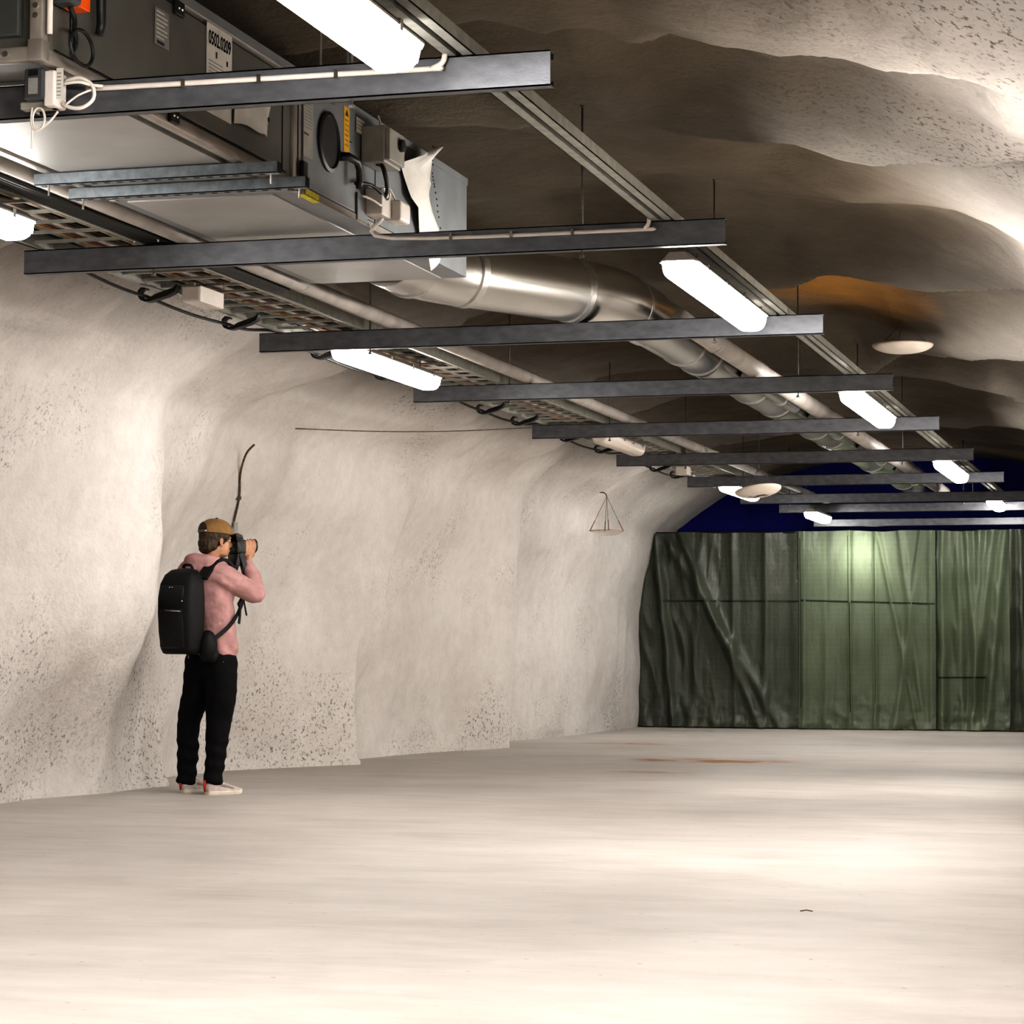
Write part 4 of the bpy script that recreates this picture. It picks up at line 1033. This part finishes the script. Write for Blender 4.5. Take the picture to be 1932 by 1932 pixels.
# far hand on the camera grip
gr = lens0 - sd * .068 + ld_ * .0
b.tube([wr_l, wr_l.lerp(gr, .6) - sd * .01, gr - sd * .012 - Vector((0, 0, .01))], [.027, (.035, .024), (.036, .022)], 12)
for k in range(4):
    c = gr + Vector((0, 0, .03 - .02 * k)) - sd * .008
    b.tube(catmull([c - ld_ * .012, c + ld_ * .03 - sd * .004, c + ld_ * .045 + sd * .018, c + ld_ * .038 + sd * .035], 3), [.0095 - .0002 * i for i in range(10)], 8)
b.tube(catmull([gr - ld_ * .02 - Vector((0, 0, .015)), gr - ld_ * .036 + sd * .01 + Vector((0, 0, .012)), gr - ld_ * .034 + sd * .028 + Vector((0, 0, .02))], 3), [.013, .0125, .012, .0115, .011, .0105, .010], 8)
melt(b, .0048, 2).build('body', M_SKIN, P, True, 'bare face, neck and hands', world=False)
ey = MB()
for s in (1, -1): ey.ell(hp_(.078, s * .03, -.004), (.0085, .0095, .0085), HF)
ey.build('eyes', mat('eye_white', (.6, .57, .53), .25), P, True, world=False)

# hair
h = MB()
h.ell(hp_(-.016, 0, .03), (.102, .083, .094), HF)
h.ell(hp_(-.055, 0, -.03), (.062, .075, .062), HF)
h.ell(hp_(-.07, 0, -.058), (.04, .06, .04), HF)
for s in (1, -1): h.ell(hp_(.028, s * .068, .018), (.034, .014, .026), HF)
hm = melt(h, .006, 2, lambda p: .004 * noise.noise(p * 60) + .003 * noise.noise(Vector((p.x * 90, p.y * 90, p.z * 20))))
hm.build('hair', M_HAIR, P, True, 'short brown hair', world=False)
# cap: dome, brim, rear strap opening, button
cz = .052
dome = []
tiltc = HF @ Matrix.Rotation(.04, 3, 'Y')
def cp(x, y, z): return HC + tiltc @ Vector((x, y, z))
n1 = 10; seg = 36
for q in range(n1 + 1):
    a = q / n1 * PI / 2
    rr = math.cos(a) ** .8
    dome.append([cp(-.008 + .113 * rr * math.cos(2 * PI * k / seg), .092 * rr * math.sin(2 * PI * k / seg), cz - .018 + .094 * math.sin(a)) for k in range(seg)])
dm = MB().rings(dome, True).build('cap', M_CAP, P, True, 'mustard baseball cap', world=False, auto=70)
br = []
for (t_, z) in ((0, .0), (.35, -.002), (.7, -.008), (1, -.018)):
    br.append([cp(.085 + t_ * .085 * math.cos(a) ** .7, .088 * math.sin(a) * (1 - .12 * t_), cz - .014 + z - .016 * abs(math.sin(a)) ** 2 * t_) for a in [lerp(-1.45, 1.45, k / 14) for k in range(15)]])
bm_ = MB().rings(br, False, False); br2 = [[p - Vector((0, 0, .004)) for p in r_] for r_ in br]; bm_.rings(br2, False, False)
bm_.rings([br[-1], br2[-1]], False, False)
bm_.build('brim', M_CAPD, dm, True, 'dark underside of the brim', world=False)
MB().ell(cp(-.008, 0, cz + .078), (.009, .009, .005)).build('button', M_CAPD, dm, True, world=False)
op = []                                                           # rear half-moon opening
for q in range(6):
    u = q / 5
    rr = .1145 * math.cos(math.asin(.60 * u)) ** .8
    zz = cz - .006 + .054 * u
    wd_ = (1 - u ** 2) ** .5 * .62
    op.append([cp(-.008 - (rr + .001) * math.cos(a), .0935 / .1145 * rr * math.sin(a), zz) for a in [lerp(-wd_, wd_, k / 10) for k in range(11)]])
MB().rings(op, False, False).build('rear_opening', M_CAPD, dm, True, 'dark opening at the back of the cap', world=False)
st_ = [[cp(-.008 - .1155 * math.cos(a), .0945 * math.sin(a), cz + z) for a in [lerp(-.72, .72, k / 14) for k in range(15)]] for z in (-.019, -.005)]
MB().rings(st_, False, False).build('rear_strap', mat('cap_strap', (.22, .15, .09), .8), dm, True, world=False)
MB().ell(cp(-.008 - .118 * math.cos(.55), -.096 * math.sin(.55), cz - .012), (.007, .007, .006)).build('buckle', M_BOLT, dm, True, world=False)

# hoodie
def crease(p):
    a = .0095 * noise.fractal(Vector((p.x * 7 + p.z * 3, p.y * 7, p.z * 9)), .9, 2.1, 4)
    d_ = (p - (sh_r.lerp(el_r, .45)))
    if d_.length < .22: a += .0075 * math.sin((p.x * 34 + p.z * 58 + 2 * noise.noise(p * 9))) * max(0, 1 - d_.length / .22)
    if p.z < 1.05: a += .008 * math.sin(p.x * 55 + p.y * 20 + p.z * 26) * min(1, (1.05 - p.z) * 6) * (1 if p.z > .88 else .3)
    return a
hd = MB()
ovals(hd, [((.0, .145, .825), .118, .165), ((.012, .145, .845), .128, .175), ((.018, .145, .93), .132, .178), ((.005, .145, 1.08), .122, .172), ((-.02, .15, 1.22), .125, .185), ((-.04, .155, 1.33), .118, .195), ((-.05, .16, 1.40), .095, .165), ((-.05, .16, 1.44), .075, .10), ((-.045, .155, 1.475), .066, .072)])
limb(hd, [sh_r + Vector((-.03, .03, -.005)), sh_r + Vector((.07, .0, -.035)), sh_r.lerp(el_r, .62) + Vector((0, 0, -.003)), el_r + Vector((-.005, -.005, .005)), el_r.lerp(wr_r, .5) + Vector((.012, .0, 0)), wr_r], [.085, .079, .070, .066, .054, .040])
limb(hd, [sh_l + Vector((.02, -.02, 0)), sh_l.lerp(el_l, .5), el_l, el_l.lerp(wr_l, .5), wr_l], [.082, .072, .064, .052, .040])
# hood lying behind the neck
limb(hd, [HC + Vector((.06, .02, -.165)), HC + Vector((.005, -.055, -.155)), HC + Vector((-.085, -.055, -.145)), HC + Vector((-.135, .0, -.150)), HC + Vector((-.13, .09, -.155)), HC + Vector((-.03, .14, -.16))], [.030, .040, .052, .060, .052, .034])
limb(hd, [HC + Vector((-.05, -.07, -.19)), HC + Vector((-.14, -.03, -.205)), HC + Vector((-.15, .06, -.205))], [.052, .062, .055])
limb(hd, [HC + Vector((.065, .04, -.17)), HC + Vector((.085, .08, -.19))], [.03, .034])
melt(hd, .0075, 3, crease).build('hoodie', M_HOOD, P, True, 'dusty pink hoodie', world=False)
cf = MB()
for w_, e_ in ((wr_r, el_r), (wr_l, el_l)):
    dd = (w_ - e_).normalized(); cf.tube([w_ - dd * .03, w_ + dd * .012], [.041, .039], 16)
cf.build('cuffs', M_HOOD, P, True, world=False)

# trousers
def tcrease(p): return .006 * noise.fractal(Vector((p.x * 6, p.y * 6, p.z * 8)), .9, 2.1, 3) + (.004 * math.sin(p.z * 75 + p.x * 20) * (1 if p.z < .34 else .25))
tr = MB()
ovals(tr, [((.005, .145, .93), .118, .165), ((.0, .145, .84), .122, .172), ((-.005, .145, .75), .118, .165), ((-.005, .145, .71), .09, .14)])
limb(tr, [(.062, .082, .82), (.070, .088, .64), KN_R + Vector((.0, 0, .02)), (.040, .065, .26), (.024, .03, .085)], [.108, .100, .080, .066, .057])
limb(tr, [(-.058, .205, .82), (-.075, .235, .64), KN_L + Vector((-.004, 0, .02)), (-.134, .265, .26), (-.138, .24, .085)], [.105, .096, .076, .066, .058])
tr.tube([(.024, .03, .095), (.020, .025, .062)], [.059, .063], 18); tr.tube([(-.138, .24, .095), (-.142, .236, .062)], [.060, .064], 18)
melt(tr, .009, 3, tcrease).build('trousers', M_TROU, P, True, 'black trousers', world=False)

# shoes
def shoe(heel, ang, label):
    f = Vector((math.cos(ang), math.sin(ang), 0)); l = Vector((-f.y, f.x, 0)); heel = Vector(heel)
    def q(x, y, z): return heel + f * x + l * y + Vector((0, 0, z))
    def outline(x): 
        return .036 + .012 * math.sin(min(1, x / .2) * PI * .75) if x < .2 else .046 * math.sqrt(max(0, 1 - ((x - .2) / .082) ** 2)) + .0
    SC = .89
    def q(x, y, z): return heel + f * (x * SC) + l * y + Vector((0, 0, z))
    xs = [0.0, .006, .02, .05, .09, .13, .17, .2, .235, .26, .275, .28]
    hgt = [.060, .075, .088, .092, .096, .080, .064, .056, .048, .040, .032, .026]
    rings = []
    for x, h in zip(xs, hgt):
        w_ = outline(x) * (.55 if x == 0 else .85 if x < .01 else 1); w_ = max(w_, .012)
        rings.append([q(x, w_ * math.cos(a) * (1 if math.sin(a) < .3 else .86), .018 + (h - .018) * max(0, math.sin(a)) ** .7) for a in [PI * k / 12 for k in range(13)]] )
    u = MB().rings(rings, True).build('shoe', M_SHOE, P, True, label, world=False, auto=60)
    so = []
    for z, s in ((.0, .96), (.006, 1.03), (.022, 1.02), (.026, .98)):
        r_ = []
        for k in range(32):
            a = 2 * PI * k / 32; x = .141 - .144 * math.cos(a); w_ = max(.01, outline(min(max(x, .004), .279)))
            w_ = min(w_, .05 * math.sqrt(max(.02, 1 - ((x - .141) / .146) ** 6)))
            r_.append(q(x, w_ * s * (1 if math.sin(a) >= 0 else -1) * min(1, abs(math.sin(a)) * 3), z + .010 * max(0, (x - .22) / .06) ** 2))
        so.append(r_)
    MB().rings(so).build('sole', M_SOLE, u, True, world=False, auto=60)
    MB().tube([q(-.003, 0, .020), q(-.006, 0, .055), q(-.003, 0, .092)], [.007, .010, .008], 8).build('heel_tab', M_RED, u, True, 'red heel tab', world=False)
    tg = MB()
    for s in (-1, 1):
        tg.rings([[q(x, s * (outline(x) + .0015) * .93, z) for x, z in ((.09, .04), (.12, .034), (.17, .033), (.20, .036))], [q(x, s * (outline(x) + .002) * .86, z) for x, z in ((.10, .068), (.13, .062), (.165, .053), (.19, .047))]], False, False)
    tg.build('side_panel', M_SHOEG, u, True, 'grey knitted side panel', world=False)
    la_ = MB()
    for k in range(4):
        x = .098 + k * .022; z = .094 - k * .0085
        la_.tube(catmull([q(x, -.028, z - .018), q(x + .003, 0, z), q(x, .028, z - .018)], 4), .0035, 6)
    la_.build('laces', M_SOLE, u, True, world=False)
shoe((-.022, -.005, 0), math.radians(27), 'near pale sneaker')
shoe((-.172, .20, 0), math.radians(30), 'far pale sneaker')

# ------------------------------------------------------------------ backpack
B = thing('backpack', 'black backpack worn on the back of the photographer', 'backpack', MPW @ Vector((-.15, .03, .87)), rz=PA)
Bo = Vector((-.15, .03, .87))
def bk(d_, l_, z): return Vector((-.025, .15, 0)) - F3 * d_ + L3 * l_ + Vector((0, 0, z))      # d behind the spine, l to the wearer's left
def bbuild(mb, name, m_, parent=None, smooth=True, label=None, auto=None):
    mb.v = [tuple(Vector(p) - Bo) for p in mb.v]
    return mb.build(name, m_, parent or B, smooth, label, world=False, auto=auto)
def rrect(cd, hd_, hl, z, seg=40, e_=3.2):
    out = []
    for k in range(seg):
        a = 2 * PI * k / seg; c, s = math.cos(a), math.sin(a)
        out.append(bk(cd + hd_ * math.copysign(abs(c) ** (2 / e_), c), hl * math.copysign(abs(s) ** (2 / e_), s), z))
    return out
secs = [(.865, .215, .05, .115), (.872, .215, .075, .125), (.90, .215, .088, .135), (1.0, .22, .096, .145), (1.12, .222, .100, .15), (1.22, .222, .098, .15), (1.30, .218, .088, .142), (1.355, .21, .07, .122), (1.385, .20, .048, .09), (1.395, .195, .02, .04)]
bb = bbuild(MB().rings([rrect(c, a, l_, z) for z, c, a, l_ in secs]), 'pack_body', M_PACK)
bbuild(MB().rings([rrect(.275 + .0, a, l_, z, e_=3.5) for z, a, l_ in ((.90, .03, .095), (.91, .044, .105), (1.05, .052, .112), (1.14, .050, .112), (1.152, .036, .106))]), 'front_pocket', M_PACK2, bb)
bbuild(MB().rings([rrect(.29, a, l_, z, e_=3.5) for z, a, l_ in ((1.165, .022, .10), (1.17, .034, .108), (1.23, .036, .108), (1.285, .026, .10), (1.292, .014, .09))]), 'lid_pocket', M_PACK2, bb)
bbuild(MB().tube([bk(.325, -.098, 1.128), bk(.329, -.03, 1.131), bk(.327, .03, 1.134)], .0042, 8), 'zip_line', M_BOLT, bb, label='pale zip line')
for l_ in (-.012, .012): bbuild(MB().ell(bk(.320, l_ - .01, 1.275), (.006, .006, .004)), 'stud', M_BOLT, bb)
bbuild(MB().ell(bk(.318, -.105, 1.19), (.005, .005, .005)), 'stud', M_BOLT, bb)
bbuild(MB().tube([bk(.318, -.03, .955), bk(.319, .0, .953)], .003, 6), 'logo_bar', M_INK2, bb)
bbuild(MB().tube(catmull([bk(.16, .035, 1.385), bk(.175, .03, 1.415), bk(.175, -.03, 1.415), bk(.16, -.035, 1.385)], 5), .009, 8), 'haul_loop', M_PACK, bb)
bbuild(MB().tube([bk(.20 + .012 * math.cos(a), .165, 1.185 + .014 * math.sin(a)) for a in [2 * PI * k / 14 for k in range(15)]], .004, 6), 'side_ring', M_BOLT, bb)
def strap(pts, w_, th_, name, up=None, m_=M_PACK):
    path = catmull(pts, 5); rings = []
    for i, p in enumerate(path):
        t_ = (path[min(i + 1, len(path) - 1)] - path[max(i - 1, 0)]).normalized()
        n_ = (up(p) if up else sd); n_ = (n_ - t_ * n_.dot(t_)).normalized(); s_ = t_.cross(n_)
        rings.append([p + s_ * w_ - n_ * th_, p + s_ * w_ + n_ * th_, p - s_ * w_ + n_ * th_, p - s_ * w_ - n_ * th_])
    return bbuild(MB().rings(rings), name, m_, B, True, auto=40)
ax_ = Vector((-.03, .155, 0))
outw = lambda p: Vector((p.x - ax_.x, p.y - ax_.y, .55 * max(0, (p.z - 1.30) * 10))).normalized()
strap([bk(.15, -.105, 1.335), bk(.09, -.11, 1.405), bk(.02, -.105, 1.452), bk(-.05, -.105, 1.452), bk(-.115, -.12, 1.40)], .034, .009, 'shoulder_strap', outw)
strap([bk(-.115, -.12, 1.40), bk(-.15, -.145, 1.30), bk(-.135, -.175, 1.215), bk(-.09, -.192, 1.16)], .028, .007, 'shoulder_strap', outw)
strap([bk(.12, .105, 1.335), bk(.06, .11, 1.40), bk(.0, .105, 1.44), bk(-.07, .105, 1.43), bk(-.125, .12, 1.37)], .034, .009, 'shoulder_strap', outw)
strap([bk(-.13, -.175, 1.215), bk(-.07, -.20, 1.12), bk(.02, -.202, 1.03), bk(.13, -.165, .945)], .013, .003, 'lower_strap', outw)
strap([bk(-.10, -.192, 1.19), bk(-.085, -.205, 1.12), bk(-.075, -.206, 1.055)], .013, .003, 'loose_strap_end', outw)
strap([bk(-.19, -.12, 1.25), bk(-.205, -.125, 1.18), bk(-.225, -.125, 1.11)], .012, .003, 'loose_strap_end', outw)
bbuild(MB().ell(bk(.125, -.135, .915), (.062, .062, .10), MF), 'hip_pad', M_PACK)
bbuild(MB().ell(bk(.10, -.15, .86), (.045, .04, .05), MF), 'hip_pad', M_PACK)
for dx_ in (0, .022, .04): bbuild(MB().ell(bk(.045 - dx_, -.193, .818 + dx_ * .1), (.004, .004, .004), u=8, v=6), 'buckle_glint', M_BOLT, B)

# ------------------------------------------------------------------ camera in the hands
K = thing('photo_camera', 'black camera held to the face of the photographer', 'camera', MPW @ lens0, rz=PA)
MK = frame(ld_)
def kb(mb, name, m_, parent=None, smooth=True, auto=40, label=None):
    mb.v = [tuple(MK @ Vector(p)) for p in mb.v]
    return mb.build(name, m_, parent or K, smooth, label, world=False, auto=auto)
kbody = kb(MB().box((-.045, -.068, -.052), (.022, .068, .036), .010), 'camera_body', M_CAM)
kb(MB().box((-.03, .045, -.05), (.045, .072, .03), .010), 'grip', M_CAM, kbody)
kb(MB().prism([(-.052, .03), (-.05, .062), (-.02, .078), (.012, .066), (.026, .034)], 'Y', -.03, .03), 'prism_hump', M_CAM, kbody)
kb(MB().lathe([(.016, -.062), (.016, -.04)], (0, 0, .045), 'X', 16), 'eyepiece', M_CAM, kbody)
kb(MB().lathe([(.014, .034), (.014, .048), (.012, .05)], (-.01, -.048, 0), 'Z', 20), 'mode_dial', M_CAM, kbody)
kb(MB().box((-.047, -.045, -.035), (-.0445, .03, .022)), 'rear_screen', M_LENS, kbody)
kb(MB().box((-.04, -.062, -.13), (.012, .05, -.052), .008), 'battery_grip', M_CAM, kbody)
le = kb(MB().lathe([(.034, .02), (.034, .045), (.0365, .05), (.0365, .082), (.033, .086), (.033, .092), (.0385, .096), (.0385, .108), (.036, .110), (.033, .104)], (0, 0, 0), 'X', 32), 'lens', M_CAM)
kb(MB().lathe([(.033, .100), (.02, .1045), (.004, .106)], (0, 0, 0), 'X', 28), 'front_glass', M_LENS, le)
kb(MB().rings([[(x, 1.0 * r_ * math.cos(a), r_ * math.sin(a)) for a in [2 * PI * k / 32 for k in range(32)]] for x, r_ in ((.104, .041), (.119, .045), (.119, .043), (.104, .039))], False), 'lens_hood', M_CAM, le)
kb(MB().ell((-.02, -.069, -.058), (.007, .005, .007)), 'strap_lug', M_BOLT, kbody)
def kstrap(pts, w_, th_):
    path = catmull(pts, 5); rings = []
    for i, p in enumerate(path):
        t_ = (path[min(i + 1, len(path) - 1)] - path[max(i - 1, 0)]).normalized(); n_ = Vector((0, -1, 0)); n_ = (n_ - t_ * n_.dot(t_)).normalized(); s_ = t_.cross(n_)
        rings.append([p + s_ * w_ - n_ * th_, p + s_ * w_ + n_ * th_, p - s_ * w_ + n_ * th_, p - s_ * w_ - n_ * th_])
    return kb(MB().rings(rings), 'neck_strap', M_CAM)
kstrap([(-.02, -.073, -.05), (.0, -.078, -.11), (.015, -.074, -.18), (.005, -.06, -.235)], .017, .002)
kstrap([(-.03, -.07, -.06), (-.045, -.06, -.14), (-.06, -.03, -.19), (-.10, -.0, -.20)], .012, .002)

# added fill lights, out of view, to brighten right roof, left wall and floor
def fill_light(y, e_, loc, rot, sx=1.5, sy=.12, sp=180):
    l = bpy.data.lights.new('fill_light', 'AREA'); l.shape = 'RECTANGLE'; l.size = sx; l.size_y = sy; l.energy = e_; l.color = (1, .93, .85); l.spread = math.radians(sp)
    o = bpy.data.objects.new('fill_light', l); COL.objects.link(o); o.location = loc
    o.rotation_euler = Vector(rot).to_track_quat('-Z', 'Y').to_euler()
for y, e_ in ((4.5, 8), (7.8, 15), (11.1, 22), (14.4, 10), (17.7, 4)):
    fill_light(y, e_, (.5, y, 1.1), (-.5, .1, .86), .12, 1.4, 62)
for y, e_ in ((12.0, 18), (15.0, 34), (18.6, 34)):
    fill_light(y, e_, (.4, y, 1.5), (-1, .36, .06), .5, 1.6, 90)
fill_light(5, 10, (.15, 6.0, 2.1), (-.45, .1, -1), .12, 1.6)
fill_light(5, 8, (-1.6, 2.8, 2.55), (-.1, .25, -1), .12, 1.6)
# ------------------------------------------------------------------ world and view
w = bpy.data.worlds.new('world'); S.world = w; w.use_nodes = True
w.node_tree.nodes['Background'].inputs['Color'].default_value = (.02, .018, .016, 1)
S.view_settings.view_transform = 'Standard'
S.view_settings.look = 'High Contrast'
S.view_settings.exposure = 0.12
S.cycles.max_bounces = 4
S.cycles.glossy_bounces = 2
S.cycles.transmission_bounces = 2
S.cycles.transparent_max_bounces = 4
S.cycles.use_adaptive_sampling = True
S.cycles.adaptive_threshold = .1
S.cycles.adaptive_min_samples = 16
S.cycles.caustics_reflective = False
S.cycles.caustics_refractive = False
S.cycles.diffuse_bounces = 2
S.cycles.use_denoising = True
